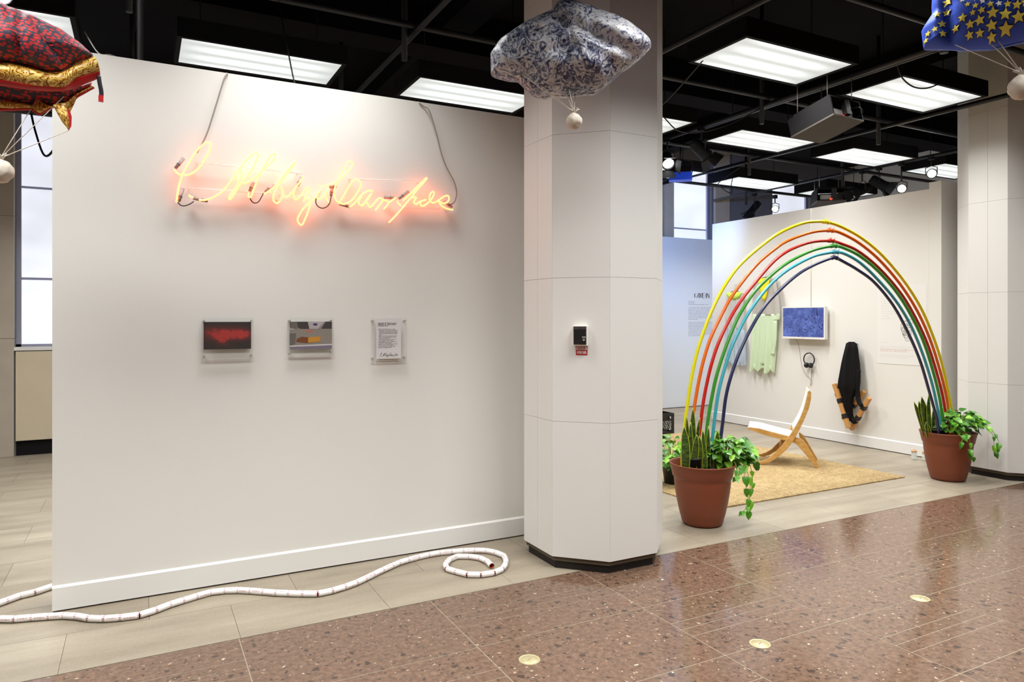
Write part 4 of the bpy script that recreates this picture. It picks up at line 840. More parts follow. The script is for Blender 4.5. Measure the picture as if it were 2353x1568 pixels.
def put_leaf(t, base, d, nrm, L):
    d = d.normalized(); x = d.cross(nrm)
    if x.length < 1e-4: x = Vector((1, 0, 0))
    x.normalize(); z = x.cross(d)
    link('leaf', HM, t, mtx=basis(x * L, d * L, z * L, base))
def pothos(name, base, mound, rad, n, vines, label, seed, lsize=(0.05, 0.085), potr=None, fwd=Vector((-0.5, -0.85, 0))):
    t = thing(name, base, 0, label, 'plant', 'trailing pothos plants')
    rnd = random.Random(seed)
    m = Vector(mound) - base
    if potr:
        b = MB(); b.lathe([(0, 0.002), (potr * 0.78, 0.002), (potr, 0.17), (potr * 1.06, 0.172), (potr * 1.06, 0.19), (potr * 0.98, 0.19), (potr * 0.9, 0.16), (0, 0.16)], 24); b.build('nursery_pot', 'nursery_black', t)
    stems = MB()
    for i in range(n):
        while True:
            q = Vector((rnd.uniform(-1, 1), rnd.uniform(-1, 1), rnd.uniform(-0.75, 1)))
            if 0.35 < q.length < 1: break
        p = m + Vector((q.x * rad[0], q.y * rad[1], q.z * rad[2]))
        out = Vector((q.x, q.y, 0.1)).normalized() if q.length > 0 else Vector((0, -1, 0))
        d = (out * 0.8 + Vector((rnd.uniform(-.5, .5), rnd.uniform(-.5, .5), rnd.uniform(-0.75, 0.1))) + fwd * 0.25)
        nrm = Vector((out.x * 0.5, out.y * 0.5, 1.0)) + fwd * 0.7 + Vector((rnd.uniform(-.4, .4), rnd.uniform(-.4, .4), 0))
        put_leaf(t, p, d, nrm.normalized(), rnd.uniform(*lsize))
        if i % 2 == 0:
            r0 = Vector((m.x * 0.8, m.y * 0.8, m.z - rad[2])); stems.tube(smooth_path([r0, r0.lerp(p, 0.5) + Vector((0, 0, 0.05)), p], 3), 0.0022, 5)
    if n: stems.build('stems', 'vine', t)
    for v in vines:
        pts = [Vector(q) - base for q in v]; sp = smooth_path(pts, 5)
        b = MB(); b.tube(sp, 0.0024, 5); b.build('vine', 'vine', t)
        for i in range(4, len(sp), 4):
            d = (sp[i] - sp[i - 1]).normalized(); side = Vector((d.y, -d.x, 0)) * rnd.choice((-1, 1))
            dd = side * 0.7 + fwd * 0.5 + Vector((0, 0, -0.6)) + d * 0.4
            put_leaf(t, sp[i], dd, (fwd + Vector((0, 0, 0.5)) + side * 0.2).normalized(), rnd.uniform(lsize[0] * 0.85, lsize[1] * 0.9))
        d = (sp[-1] - sp[-2]).normalized(); put_leaf(t, sp[-1], d + Vector((0, 0, -0.4)), fwd + Vector((0, 0, .4)), lsize[0] * 0.8)
    return t
pothos('pothos_plant', PL + Vector((0.13, 0.0, 0.40)), (4.06, 4.11, 0.55), (0.205, 0.20, 0.13), 190,
       [[(4.06, 3.99, 0.50), (4.08, 3.93, 0.44), (4.09, 3.90, 0.33), (4.085, 3.90, 0.22), (4.075, 3.90, 0.12)],
        [(4.03, 3.97, 0.50), (4.02, 3.90, 0.45), (4.01, 3.87, 0.35), (4.04, 3.87, 0.24), (4.03, 3.87, 0.17), (3.965, 3.86, 0.14)],
        [(4.10, 4.03, 0.52), (4.15, 3.97, 0.47), (4.17, 3.95, 0.36), (4.16, 3.95, 0.27)],
        [(3.98, 3.95, 0.50), (3.95, 3.88, 0.43), (3.91, 3.87, 0.40)],
        [(4.15, 4.1, 0.55), (4.24, 4.08, 0.52), (4.30, 4.06, 0.47), (4.33, 4.05, 0.41)]],
       'pothos spilling over the right side of the near terracotta pot', 11)
pothos('pothos_plant', Vector((4.50, 5.25, 0)), (4.43, 5.2, 0.31), (0.22, 0.2, 0.17), 120, [], 'pothos in a black nursery pot, half hidden by the centre column', 5, potr=0.105)
pothos('pothos_plant', PR + Vector((0.05, 0.0, 0.40)), (7.10, 4.10, 0.57), (0.24, 0.20, 0.125), 190,
       [[(7.22, 4.05, 0.58), (7.30, 3.98, 0.56), (7.35, 3.92, 0.47), (7.35, 3.90, 0.36), (7.33, 3.88, 0.28)],
        [(7.20, 4.0, 0.55), (7.27, 3.90, 0.52), (7.30, 3.84, 0.42), (7.27, 3.82, 0.33)],
        [(6.95, 3.96, 0.49), (6.93, 3.90, 0.47), (6.925, 3.885, 0.36), (6.91, 3.885, 0.33), (6.95, 3.87, 0.27)],
        [(6.90, 3.99, 0.48), (6.86, 3.92, 0.46), (6.82, 3.91, 0.39)]],
       'pothos filling the far right terracotta pot', 23)
def snake(name, base, leaves, dy, label, potc=None):
    t = thing(name, base, 0, label, 'plant', 'snake plants in the pots')
    rnd = random.Random(3)
    if potc:
        b = MB(); b.lathe([(0, 0.0), (0.068, 0.0), (0.080, 0.115), (0.084, 0.117), (0.084, 0.130), (0.078, 0.130), (0.074, 0.11), (0, 0.108)], 28, c=Vector(potc) - base); b.build('nursery_pot', 'nursery_black', t)
    for i, (bx_, by_, bz_, tx_, ty_, tz_, w_) in enumerate(leaves):
        A = Vector((bx_, by_, 0.42)); B = Vector((tx_, ty_, tz_)); d = B - A
        side = Vector((0.885, -0.466 + rnd.uniform(-0.35, 0.35), 0)).normalized(); nr = side.cross(d.normalized())
        lf = MB(); ed = MB(); N = 9; rl = []; re1 = []; re2 = []
        for k in range(N + 1):
            s_ = k / N; wv = w_ * 0.58 * (0.62 + 0.55 * math.sin(math.pi * min(1, s_ * 0.9 + 0.15))) * (1 if s_ < 0.72 else math.cos((s_ - 0.72) / 0.28 * math.pi / 2) ** 0.7 + 0.001)
            c = A + d * s_ + side * (0.006 * math.sin(3 * s_ + i)) + nr * (0.01 * math.sin(4 * s_ + 2 * i))
            rl.append([c - side * wv * 0.87 + nr * 0.006 - base, c - base, c + side * wv * 0.87 + nr * 0.006 - base])
            re1.append([c - side * wv + nr * 0.009 - base, c - side * wv * 0.87 + nr * 0.006 - base]); re2.append([c + side * wv * 0.87 + nr * 0.006 - base, c + side * wv + nr * 0.009 - base])
        lf.grid(rl, 0); lf.grid(re1, 1); lf.grid(re2, 1)
        o = lf.build('leaf', ['leaf_snake', 'leaf_edge'], t); sm = o.modifiers.new('solid', 'SOLIDIFY'); sm.thickness = 0.003
    return t
snake('snake_plant', PL + Vector((-0.13, -0.1, 0.36)), SNAKE_L, lambda i: (4.0, 4.05, 4.06, 4.03, 4.06, 3.98, 4.0, 4.05, 4.1, 4.1)[i], 'yellow-edged snake plant in the near pot', (3.745, 4.14, 0.395))
snake('snake_plant', PR + Vector((-0.13, -0.05, 0.36)), SNAKE_R, lambda i: (4.1, 4.08, 4.06, 4.02, 4.1, 4.1)[i], 'dark snake plant in the far right pot', (6.90, 4.17, 0.375))

# ================================================================== GALLERY FLOOR
# jute rug, coarse uneven pile
rx0, rx1, ry0, ry1 = 4.20, 6.72, 4.39, 7.50
b = MB(); nx, ny = 150, 186; rows = []
for j in range(ny + 1):
    r_ = []
    for i in range(nx + 1):
        x = rx0 + (rx1 - rx0) * i / nx; y = ry0 + (ry1 - ry0) * j / ny
        e = min(i, nx - i, j, ny - j)
        q = Vector((x * 40, y * 40, 0)); h = 0.014 + 0.005 * noise.noise(q) + 0.004 * noise.noise(Vector((x * 14, y * 60, 3)))
        if e == 0: x += 0.006 * noise.noise(q * 1.3); y += 0.006 * noise.noise(q * 1.7 + Vector((9, 0, 0))); h *= 0.75
        r_.append((x - 5.46, y - 5.9, max(0.004, h)))
    rows.append(r_)
b.grid(rows)
for edge in ([r_[0] for r_ in rows][::-1], rows[-1][::-1], [r_[-1] for r_ in rows], rows[0]):
    b.grid([[(p[0], p[1], 0.0005) for p in edge], list(edge)])
rug = b.build('jute_rug', 'jute', loc=(5.46, 5.9, 0.0)); tag(rug, 'rectangular straw-coloured jute rug under the wooden chair', 'rug')

# folding lounge chair: two crossing side frames, white seat and back panels
cf = Vector((CHAIR_F[0], CHAIR_F[1], 0)); cs = Vector((cf.y, -cf.x, 0))
ch = thing('lounge_chair', (5.853, 5.490, 0.012), 0, 'low wooden lounge chair with white seat and back on the rug', 'chair')
ch.matrix_world = basis(cf, cs, Vector((0, 0, 1)) * -1 if False else Vector((0, 0, 1)), Vector((5.853, 5.490, 0.012)))
# local axes: x = forward, y = across to the far side (right-handed check below), z = up
if cf.cross(cs).z < 0:
    ch.matrix_world = basis(cf, -cs, Vector((0, 0, 1)), Vector((5.853, 5.490, 0.012)))
    CSIGN = -1.0
else: CSIGN = 1.0
CW = 0.50
def cpoly(poly, y0, y1, name, m):
    b = MB(); b.prism(poly, y0 * CSIGN, y1 * CSIGN, 0, lambda u, v, w: (u, w, v)); o = b.build(name, m, ch, bevel=0.004)
    bm = bmesh.new(); bm.from_mesh(o.data); bmesh.ops.recalc_face_normals(bm, faces=bm.faces); bm.to_mesh(o.data); bm.free(); return o
zmin = min(p[1] for p in CHAIR_A); zb = min(p[1] for p in CHAIR_B)
def sm(poly): return [(p[0], p[1]) for p in poly]
PA = [(u, max(0.0, v - zmin)) for u, v in CHAIR_A]; PB = [(u, max(0.0, v - zb)) for u, v in CHAIR_B]
for k, (ya, yb_) in enumerate(((0.0, 0.026), (CW - 0.026, CW))): cpoly(PA, ya, yb_, 'back_frame', 'oak_grain')
for k, (ya, yb_) in enumerate(((0.029, 0.055), (CW - 0.055, CW - 0.029))): cpoly(PB, ya, yb_, 'seat_frame', 'oak_grain')
# seat panel follows the upper edge of the seat frame, back panel the front edge of the back frame
top = [(PB[0][0], PB[0][1] + 0.008)] + [(p[0], p[1] + 0.004) for p in PB[1:6]]
def sheet(line, thick, ya, yb_, name, m, bulge=0.0):
    b = MB(); L = smooth_path([Vector((p[0], p[1])) for p in line], 4); n = len(L); M = 10; rt = []; rb_ = []
    for j in range(M + 1):
        s_ = j / M; y = (ya + (yb_ - ya) * s_) * CSIGN; sag = bulge * math.sin(math.pi * s_)
        up = []; lo = []
        for i in range(n):
            t_ = (L[min(i + 1, n - 1)] - L[max(i - 1, 0)]); t_.normalize(); nr = Vector((-t_.y, t_.x))
            if nr.y < 0: nr = -nr
            q = L[i] + nr * (-sag); up.append((q.x, y, q.y)); q2 = L[i] - nr * (thick + sag); lo.append((q2.x, y, q2.y))
        rt.append(up); rb_.append(lo)
    b.grid(rt); b.grid(rb_)
    for e0, e1 in ((rt[0], rb_[0]), (rt[-1], rb_[-1]), ([r_[0] for r_ in rt], [r_[0] for r_ in rb_]), ([r_[-1] for r_ in rt], [r_[-1] for r_ in rb_])): b.grid([list(e0), list(e1)], 0, False)
    o = b.build(name, m, ch); bm = bmesh.new(); bm.from_mesh(o.data); bmesh.ops.remove_doubles(bm, verts=bm.verts, dist=1e-5); bmesh.ops.recalc_face_normals(bm, faces=bm.faces); bm.to_mesh(o.data); bm.free(); return o
sheet(top, 0.016, 0.030, CW - 0.030, 'seat_panel', 'seat_white', 0.012)
fe = PA[23:28]      # front edge of the back, lower to upper
fe = [(p[0] + 0.002, p[1]) for p in PA[21:28]]
def back_sheet():
    b = MB(); L = smooth_path([Vector(p) for p in fe], 4); L = [q for q in L if q.y > 0.36]; n = len(L); M = 10; rt = []; rb_ = []
    for j in range(M + 1):
        s_ = j / M; y = (0.001 + (CW - 0.002) * s_) * CSIGN; sag = 0.014 * math.sin(math.pi * s_); rt.append([(q.x + 0.004 - sag, y, q.y) for q in L]); rb_.append([(q.x - 0.010 - sag, y, q.y) for q in L])
    b.grid(rt); b.grid(rb_)
    for e0, e1 in ((rt[0], rb_[0]), (rt[-1], rb_[-1]), ([r_[0] for r_ in rt], [r_[0] for r_ in rb_]), ([r_[-1] for r_ in rt], [r_[-1] for r_ in rb_])): b.grid([list(e0), list(e1)], 0, False)
    o = b.build('back_panel', 'seat_white', ch); bm = bmesh.new(); bm.from_mesh(o.data); bmesh.ops.remove_doubles(bm, verts=bm.verts, dist=1e-5); bmesh.ops.recalc_face_normals(bm, faces=bm.faces); bm.to_mesh(o.data); bm.free()
back_sheet()
for (u, v) in ((PA[5][0] + 0.05, PA[5][1] - 0.07), (PA[8][0] + 0.06, PA[8][1])):
    b = MB(); b.tube([(u, 0.02 * CSIGN, v), (u, (CW - 0.02) * CSIGN, v)], 0.012, 10); b.build('cross_rail', 'oak_grain', ch)

# black milk crate
mc = thing('milk_crate', (6.27, 7.66, 0.0), R(-4), 'black plastic milk crate just right of the centre column', 'crate')
S = 0.17; H = 0.29; th = 0.012
def crate_side(mtx):
    b = MB()
    b.box((-S, -th, 0.016), (S, 0, 0.045)); b.box((-S, -th, 0.25), (S, 0, H)); b.box((-S, -th, 0.045), (-S + 0.04, 0, 0.25)); b.box((S - 0.04, -th, 0.045), (S, 0, 0.25)); b.box((-0.07, -th, 0.20), (0.07, 0, 0.25))
    for k in range(-3, 10):
        for sg_ in (1, -1):
            x = -S + 0.03 + k * 0.034
            p0 = Vector((x, -th / 2, 0.045)); p1 = Vector((x + sg_ * 0.10, -th / 2, 0.205))
            if -S + 0.02 < p0.x < S - 0.02 and -S + 0.02 < p1.x < S - 0.02: b.tube([p0, p1], 0.0045, 4, smooth=False)
    b.box((-S + 0.04, -th, 0.19), (S - 0.04, 0, 0.205))
    b.build('side_wall', 'crate_black', mc, mtx=mtx)
for k in range(4): crate_side(Matrix.Rotation(R(90 * k), 4, 'Z') @ Matrix.Translation((0, -S + th, 0)))
boxo('base', (-S + th, -S + th, 0.015), (S - th, S - th, 0.024), 'crate_black', mc)

# two small glass jars with wooden lids behind the right pot
for (x, y, lb) in ((7.66, 4.90, 'small glass jar with wooden lid by the wall, left of two'), (7.70, 4.80, 'small glass jar half hidden behind the right terracotta pot')):
    t = thing('glass_jar', (x, y, 0), 0, lb, 'jar', 'glass jars behind the right pot')
    b = MB(); b.lathe([(0, 0.003), (0.030, 0.003), (0.034, 0.012), (0.032, 0.035), (0.027, 0.055), (0.027, 0.082), (0.029, 0.084), (0.029, 0.09), (0.026, 0.09), (0.024, 0.055), (0.028, 0.035), (0.028, 0.008), (0, 0.008)], 20); b.build('glass', 'glass_clear', t)
    b = MB(); b.lathe([(0, 0.09), (0.031, 0.09), (0.031, 0.10), (0.012, 0.101), (0.010, 0.115), (0, 0.116)], 16); b.build('lid', 'lid_wood', t)

# ================================================================== TELEVISION WALL
tv = thing('television', (TX, 6.49, 1.306), 0, 'small white television with a blue line drawing on its screen', 'television')
def tl(x0, y0, z0, x1, y1, z1, name, m, bev=0): return boxo(name, (x0 - TX, y0 - 6.49, z0 - 1.306), (x1 - TX, y1 - 6.49, z1 - 1.306), m, tv, bev)
tl(7.785, 6.150, 1.306, 7.825, 6.830, 1.735, 'body', 'tv_white', 0.004)
b = MB(); A0, A1, Z0, Z1 = 6.150, 6.830, 1.306, 1.735; a0, a1, z0, z1 = 6.168, 6.822, 1.332, 1.719
for lo, hi in (((7.770, A0, Z0), (7.785, A1, z0)), ((7.770, A0, z1), (7.785, A1, Z1)), ((7.770, A0, z0), (7.785, a0, z1)), ((7.770, a1, z0), (7.785, A1, z1))): b.box([p - q for p, q in zip(lo, (TX, 6.49, 1.306))], [p - q for p, q in zip(hi, (TX, 6.49, 1.306))])
b.build('bezel', 'tv_white', tv)
tl(7.779, a0, z0, 7.785, a1, z1, 'screen', 'tv_screen')
sc_o = tv.children[-1]
tl(7.825, 6.33, 1.40, TX, 6.65, 1.64, 'wall_mount', 'black_plastic')
b = MB(); b.tube([Vector((TX - 0.006, 6.44, 3.03)) - tv.location, Vector((TX - 0.006, 6.44, 1.70)) - tv.location], 0.0035, 5); b.build('power_cable', 'cable_cream', tv)
tl(7.768, 6.49, 1.316, 7.771, 6.50, 1.320, 'indicator', 'black_plastic')
# headphones
hp = thing('headphones', (7.835, 6.437, 0.93), 0, 'black headphones hanging on the wall below the television', 'headphones')
cy_, cz_2, rr2 = 6.437, 1.035, 0.085
b = MB(); b.tube([(7.835 - 7.835 - 0.012, rr2 * 0.98 * math.cos(R(a)), 0.105 + rr2 * math.sin(R(a))) for a in range(-52, 233, 8)], 0.008, 8); b.build('headband', 'black_plastic', hp)
for s_ in (-1, 1):
    b = MB(); b.lathe([(0, -0.02), (0.03, -0.02), (0.036, -0.008), (0.036, 0.01), (0.028, 0.02), (0, 0.02)], 18)
    b.build('ear_cup', 'black_plastic', hp, mtx=Matrix.Translation((-0.02, s_ * 0.032, 0.028)) @ Matrix.Rotation(R(90 + 12 * s_), 4, 'X') )
b = MB(); b.tube([(0.025, 0, 0.195), (-0.02, 0, 0.195), (-0.022, 0, 0.20)], 0.004, 6); b.build('hook', 'silver', hp)
tvp = lambda a_, b_: Vector((TX - 0.01, 0, 0))
pts = [(7.80, 6.65, 1.31), (7.855, 6.645, 1.26), (7.86, 6.62, 1.15), (7.86, 6.60, 1.02), (7.86, 6.575, 0.92), (7.86, 6.52, 0.83), (7.86, 6.47, 0.80), (7.86, 6.445, 0.77), (7.86, 6.44, 0.72), (7.86, 6.455, 0.70), (7.86, 6.445, 0.69), (7.86, 6.425, 0.73), (7.86, 6.43, 0.80), (7.86, 6.425, 0.95)]
b = MB(); b.tube([Vector(p) - hp.location for p in smooth_path(pts, 5)], 0.0022, 5); b.build('cord', 'wire_grey', hp)

# paper poster sheets with faint text and a speckled lemon drawing
po = thing('wall_poster', (TX, 5.19, 1.04), 0, 'white text poster with a speckled lemon drawing, right of the black sling', 'poster')
boxo('sheet', (-0.003, -0.305, 0.0), (-0.0005, 0.30, 0.93), 'print_white' if False else 'trim_white', po)
fp = lambda u, v, w: (-0.0032 - w, -u, v)
b = MB(); word_lines(b, -0.25, 0.10, 0.80, 0.03, 0.014, [0.3, 0.6, 0.4, 0.3, 0.35, 0.3, 0.75, 0.7, 0.3, 0.4], fp, 21); word_lines(b, -0.26, 0.18, 0.25, 0.025, 0.012, [0.25, 0.0, 0.95, 0.85], fp, 22); word_lines(b, -0.26, 0.18, 0.10, 0.022, 0.012, [1.0, 0.8], fp, 24); tag(b.build('text_lines', 'text_faint', po), kind='stuff')
b = MB(); word_lines(b, -0.26, 0.16, 0.165, 0.018, 0.011, [1.0, 0.8], fp, 23); tag(b.build('text_lines', 'text_red', po), kind='stuff')
b = MB(); lc = (5.125 - 5.19, 0.405); N = 40
ol = []
for k in range(N):
    a = 2 * math.pi * k / N; rx_ = 0.062 + 0.006 * math.sin(3 * a); rz_ = 0.105 * (1.22 if math.sin(a) < -0.95 else 1.0)
    ol.append(Vector((-0.0036, lc[0] + rx_ * math.cos(a) + 0.012 * math.sin(a), lc[1] + rz_ * math.sin(a))))
b.tube(ol + [ol[0]], 0.0016, 4)
rnd = random.Random(4)
for k in range(150):
    a = rnd.uniform(0, 6.28); q = math.sqrt(rnd.random()) * 0.92
    y = lc[0] + 0.062 * q * math.cos(a) + 0.012 * math.sin(a) * q; z = lc[1] + 0.10 * q * math.sin(a) - 0.01; an = rnd.uniform(0, 3.14); l = 0.005
    if z > lc[1] + 0.075: continue
    b.tube([(-0.0036, y - l * math.cos(an), z - l * math.sin(an)), (-0.0036, y + l * math.cos(an), z + l * math.sin(an))], 0.0014, 4)
b.tube([Vector((-0.0036, lc[0] + 0.02, lc[1] + 0.10)), Vector((-0.0036, lc[0] - 0.02, lc[1] + 0.125)), Vector((-0.0036, lc[0] - 0.075, lc[1] + 0.118)), Vector((-0.0036, lc[0] - 0.09, lc[1] + 0.095)), Vector((-0.0036, lc[0] - 0.05, lc[1] + 0.07))], 0.0016, 4)
tag(b.build('lemon_drawing', 'text_ink', po), kind='stuff')

# garments on hangers
def cloth_panel(name, prof, y_c, z_of, m, parent, org, folds=6, amp=0.012, xoff=-0.05, ruff=0.0, seed=1):
    """prof: list of (z, y_left, y_right); y_left > y_right"""
    b = MB(); rows = []; rnd = random.Random(seed); ph = rnd.uniform(0, 6)
    n = 40
    Lz = smooth_path([Vector(p) for p in prof], 5)
    for q in Lz:
        z, yl, yr = q
        t_ = (Lz[0][0] - z) / max(0.001, Lz[0][0] - Lz[-1][0])
        r_ = []
        for j in range(n + 1):
            s_ = j / n; y = yl + (yr - yl) * s_
            x = TX + xoff + amp * (0.25 + t_) * math.sin(2 * math.pi * folds * s_ + ph + 1.5 * math.sin(3 * s_ + t_)) - 0.012 * math.sin(math.pi * s_)
            zz = z + (ruff * t_ * math.sin(2 * math.pi * (folds * 0.6) * s_ + ph * 2) if t_ > 0.9 else 0)
            r_.append(Vector((x, y, zz)) - org)
        rows.append(r_)
    b.grid(rows); o = b.build(name, m, parent); s_ = o.modifiers.new('solid', 'SOLIDIFY'); s_.thickness = 0.0012; return o
def hanger(parent, org, yc, z, w_):
    b = MB(); pts = [(TX - 0.045, yc + w_, z - 0.045), (TX - 0.045, yc, z + 0.01), (TX - 0.045, yc - w_, z - 0.045)]
    b.tube([Vector(p) - org for p in smooth_path(pts, 6)], 0.006, 6, 1)
    hk = [(TX - 0.045, yc, z + 0.005), (TX - 0.045, yc, z + 0.05), (TX - 0.045, yc - 0.018, z + 0.075), (TX - 0.045, yc, z + 0.10), (TX - 0.045, yc + 0.02, z + 0.085)]
    b.tube([Vector(p) - org for p in smooth_path(hk, 5)], 0.0025, 5); b.build('hanger', ['silver', 'print_rust'], parent)
    b = MB(); b.tube([Vector((TX, yc, z + 0.098)) - org, Vector((TX - 0.06, yc, z + 0.102)) - org], 0.003, 6); b.build('nail', 'silver', parent)
o1 = Vector((TX, 7.76, 0.85)); g1 = thing('hanging_garment', o1, 0, 'pale sheer blue garment with lime collar, left of two on the wall', 'garment', 'sheer garments on hangers')
hanger(g1, o1, 7.755, 1.975, 0.17)
cloth_panel('upper_body', [(1.96, 7.92, 7.60), (1.80, 7.93, 7.58), (1.6, 7.95, 7.57), (1.42, 7.95, 7.56)], 0, 0, 'cloth_palesheer', g1, o1, 4, 0.008, -0.05, seed=2)
cloth_panel('lower_body', [(1.43, 7.95, 7.56), (1.25, 7.97, 7.54), (1.05, 7.96, 7.53), (0.90, 7.95, 7.52)], 0, 0, 'cloth_bluesheer', g1, o1, 6, 0.016, -0.05, 0.03, seed=3)
cloth_panel('sleeve', [(1.40, 7.63, 7.55), (1.2, 7.62, 7.52), (1.0, 7.61, 7.52), (0.88, 7.60, 7.55)], 0, 0, 'cloth_bluesheer', g1, o1, 2, 0.01, -0.075, seed=5)
b = MB(); b.grid([[Vector((TX - 0.068, 7.755 + 0.15 * math.cos(R(a)), 1.965 - f_ * 0.11 * math.sin(R(a)))) - o1 for a in range(0, 181, 15)] for f_ in (0.0, 0.5, 1.0)]); oo = b.build('collar', 'cloth_lime', g1); oo.modifiers.new('solid', 'SOLIDIFY').thickness = 0.003
o2 = Vector((TX, 7.16, 0.82)); g2 = thing('hanging_garment', o2, 0, 'long mint green and grey garment with yellow collar, beside the television', 'garment', 'sheer garments on hangers')
hanger(g2, o2, 7.165, 2.15, 0.20)
cloth_panel('upper_body', [(2.14, 7.34, 6.99), (2.05, 7.38, 6.96), (1.9, 7.39, 6.95), (1.75, 7.40, 6.95), (1.62, 7.40, 6.95)], 0, 0, 'cloth_greysheer', g2, o2, 3, 0.01, -0.055, seed=6)
cloth_panel('lower_body', [(1.64, 7.40, 6.95), (1.4, 7.43, 6.96), (1.15, 7.43, 6.98), (0.95, 7.44, 7.0), (0.83, 7.45, 7.02)], 0, 0, 'cloth_mint', g2, o2, 5, 0.02, -0.058, 0.04, seed=7)
cloth_panel('sleeve', [(2.08, 7.02, 6.95), (1.9, 6.98, 6.91), (1.72, 6.97, 6.88), (1.63, 6.98, 6.88)], 0, 0, 'cloth_greysheer', g2, o2, 1, 0.008, -0.09, seed=8)
cloth_panel('cuff', [(1.64, 6.985, 6.875), (1.60, 6.985, 6.875), (1.56, 6.985, 6.89)], 0, 0, 'cloth_mint', g2, o2, 1, 0.006, -0.098, seed=9)
cloth_panel('sleeve', [(1.55, 6.99, 6.93), (1.3, 6.99, 6.94), (1.15, 7.03, 6.97), (1.08, 7.04, 6.98)], 0, 0, 'cloth_mint', g2, o2, 1, 0.01, -0.09, seed=10)
b = MB(); b.grid([[Vector((TX - 0.088, 7.165 + s_ * wq, zq)) - o2 for s_ in (-1, -0.5, 0, 0.5, 1)] for zq, wq in ((2.145, 0.11), (2.08, 0.095), (1.98, 0.07), (1.88, 0.045), (1.82, 0.01))]); oo = b.build('collar', 'cloth_yellowc', g2); oo.modifiers.new('solid', 'SOLIDIFY').thickness = 0.003

# black sling bound to wooden sticks, hanging from a wall hook
os_ = Vector((TX, 5.78, 0.20)); sl = thing('sling_stool', os_, 0, 'black fabric sling bound to four wooden sticks, hung on the wall', 'sling stool')
def stick(a, c, x0, x1, tapes):
    A = Vector((TX + x0, a[0], a[1])) - os_; B = Vector((TX + x1, c[0], c[1])) - os_; d = (B - A).normalized()
    u = Vector((1, 0, 0)); u = (u - d * u.dot(d)).normalized(); v = d.cross(u); r_ = 0.0235
    b = MB()
    def bar(P, Q, r):
        i0 = len(b.v)
        for p in (P, Q):
            for su, sv in ((-1, -1), (1, -1), (1, 1), (-1, 1)): b.v.append(tuple(p + u * su * r + v * sv * r))
        for f in ((0, 1, 2, 3), (7, 6, 5, 4), (0, 4, 5, 1), (1, 5, 6, 2), (2, 6, 7, 3), (3, 7, 4, 0)): b.f.append(tuple(i0 + k for k in f)); b.m.append(0); b.sm.append(False)
    bar(A, B, r_); st_ = b.build('stick', 'stick_wood', sl, bevel=0.004)
    for t_ in tapes:
        b = MB(); bar(A.lerp(B, t_ - 0.06), A.lerp(B, t_ + 0.06), r_ + 0.0025); b.build('binding', 'tape_black', sl)
stick((6.011, 0.750), (5.855, 0.38), -0.10, -0.10, (0.36, 0.80))
stick((5.925, 0.690), (5.755, 0.235), -0.17, -0.17, (0.30, 0.70))
stick((5.510, 0.625), (5.800, 0.200), -0.12, -0.06, (0.30, 0.62))
stick((5.63, 0.69), (5.92, 0.31), -0.05, -0.05, (0.5, ))
b = MB()      # draped fabric body, oval sections hanging from the hook, split folds
sec = [(1.290, 5.755, 0.035, 0.02), (1.270, 5.757, 0.068, 0.035), (1.21, 5.760, 0.082, 0.045), (1.12, 5.768, 0.098, 0.055), (1.02, 5.772, 0.118, 0.06), (0.90, 5.778, 0.130, 0.065), (0.80, 5.785, 0.140, 0.068), (0.715, 5.795, 0.142, 0.068), (0.69, 5.80, 0.12, 0.06), (0.60, 5.815, 0.082, 0.055), (0.50, 5.815, 0.062, 0.05), (0.40, 5.80, 0.05, 0.04), (0.31, 5.785, 0.03, 0.03)]
rows = []
for (z, yc, ry_, rx_) in sec:
    rows.append([Vector((TX - 0.115 + (rx_ * (1 + 0.30 * math.sin(6 * a + 2.5 * z) + 0.08 * math.sin(11 * a))) * math.cos(a), yc + ry_ * (1 + 0.05 * math.sin(7 * a + 9 * z)) * math.sin(a), z)) - os_ for a in [2 * math.pi * k / 36 for k in range(37)]])
b.grid(rows); b.f.append(tuple(range(36))); b.m.append(0); b.sm.append(True); oo = b.build('sling', 'black_fabric', sl)
for path, w_ in (([(TX - 0.12, 5.66, 0.95), (TX - 0.13, 5.665, 0.80), (TX - 0.12, 5.67, 0.66), (TX - 0.13, 5.64, 0.56), (TX - 0.13, 5.60, 0.52)], [0.03, 0.022, 0.016, 0.02, 0.026]), ([(TX - 0.1, 5.80, 0.45), (TX - 0.1, 5.77, 0.36), (TX - 0.1, 5.74, 0.31), (TX - 0.1, 5.70, 0.32)], [0.03, 0.03, 0.03, 0.028])):
    b = MB(); p = smooth_path(path, 5); k_ = len(p); b.tube([q - os_ for q in p], [w_[0] + (w_[-1] - w_[0]) * i / k_ for i in range(k_)], 10); b.build('strap', 'black_fabric', sl)
b = MB(); b.tube([Vector((TX - 0.001, 5.752, 1.262)) - os_, Vector((TX - 0.11, 5.752, 1.268)) - os_, Vector((TX - 0.12, 5.752, 1.285)) - os_], 0.006, 8); b.build('wall_hook', 'silver', sl)

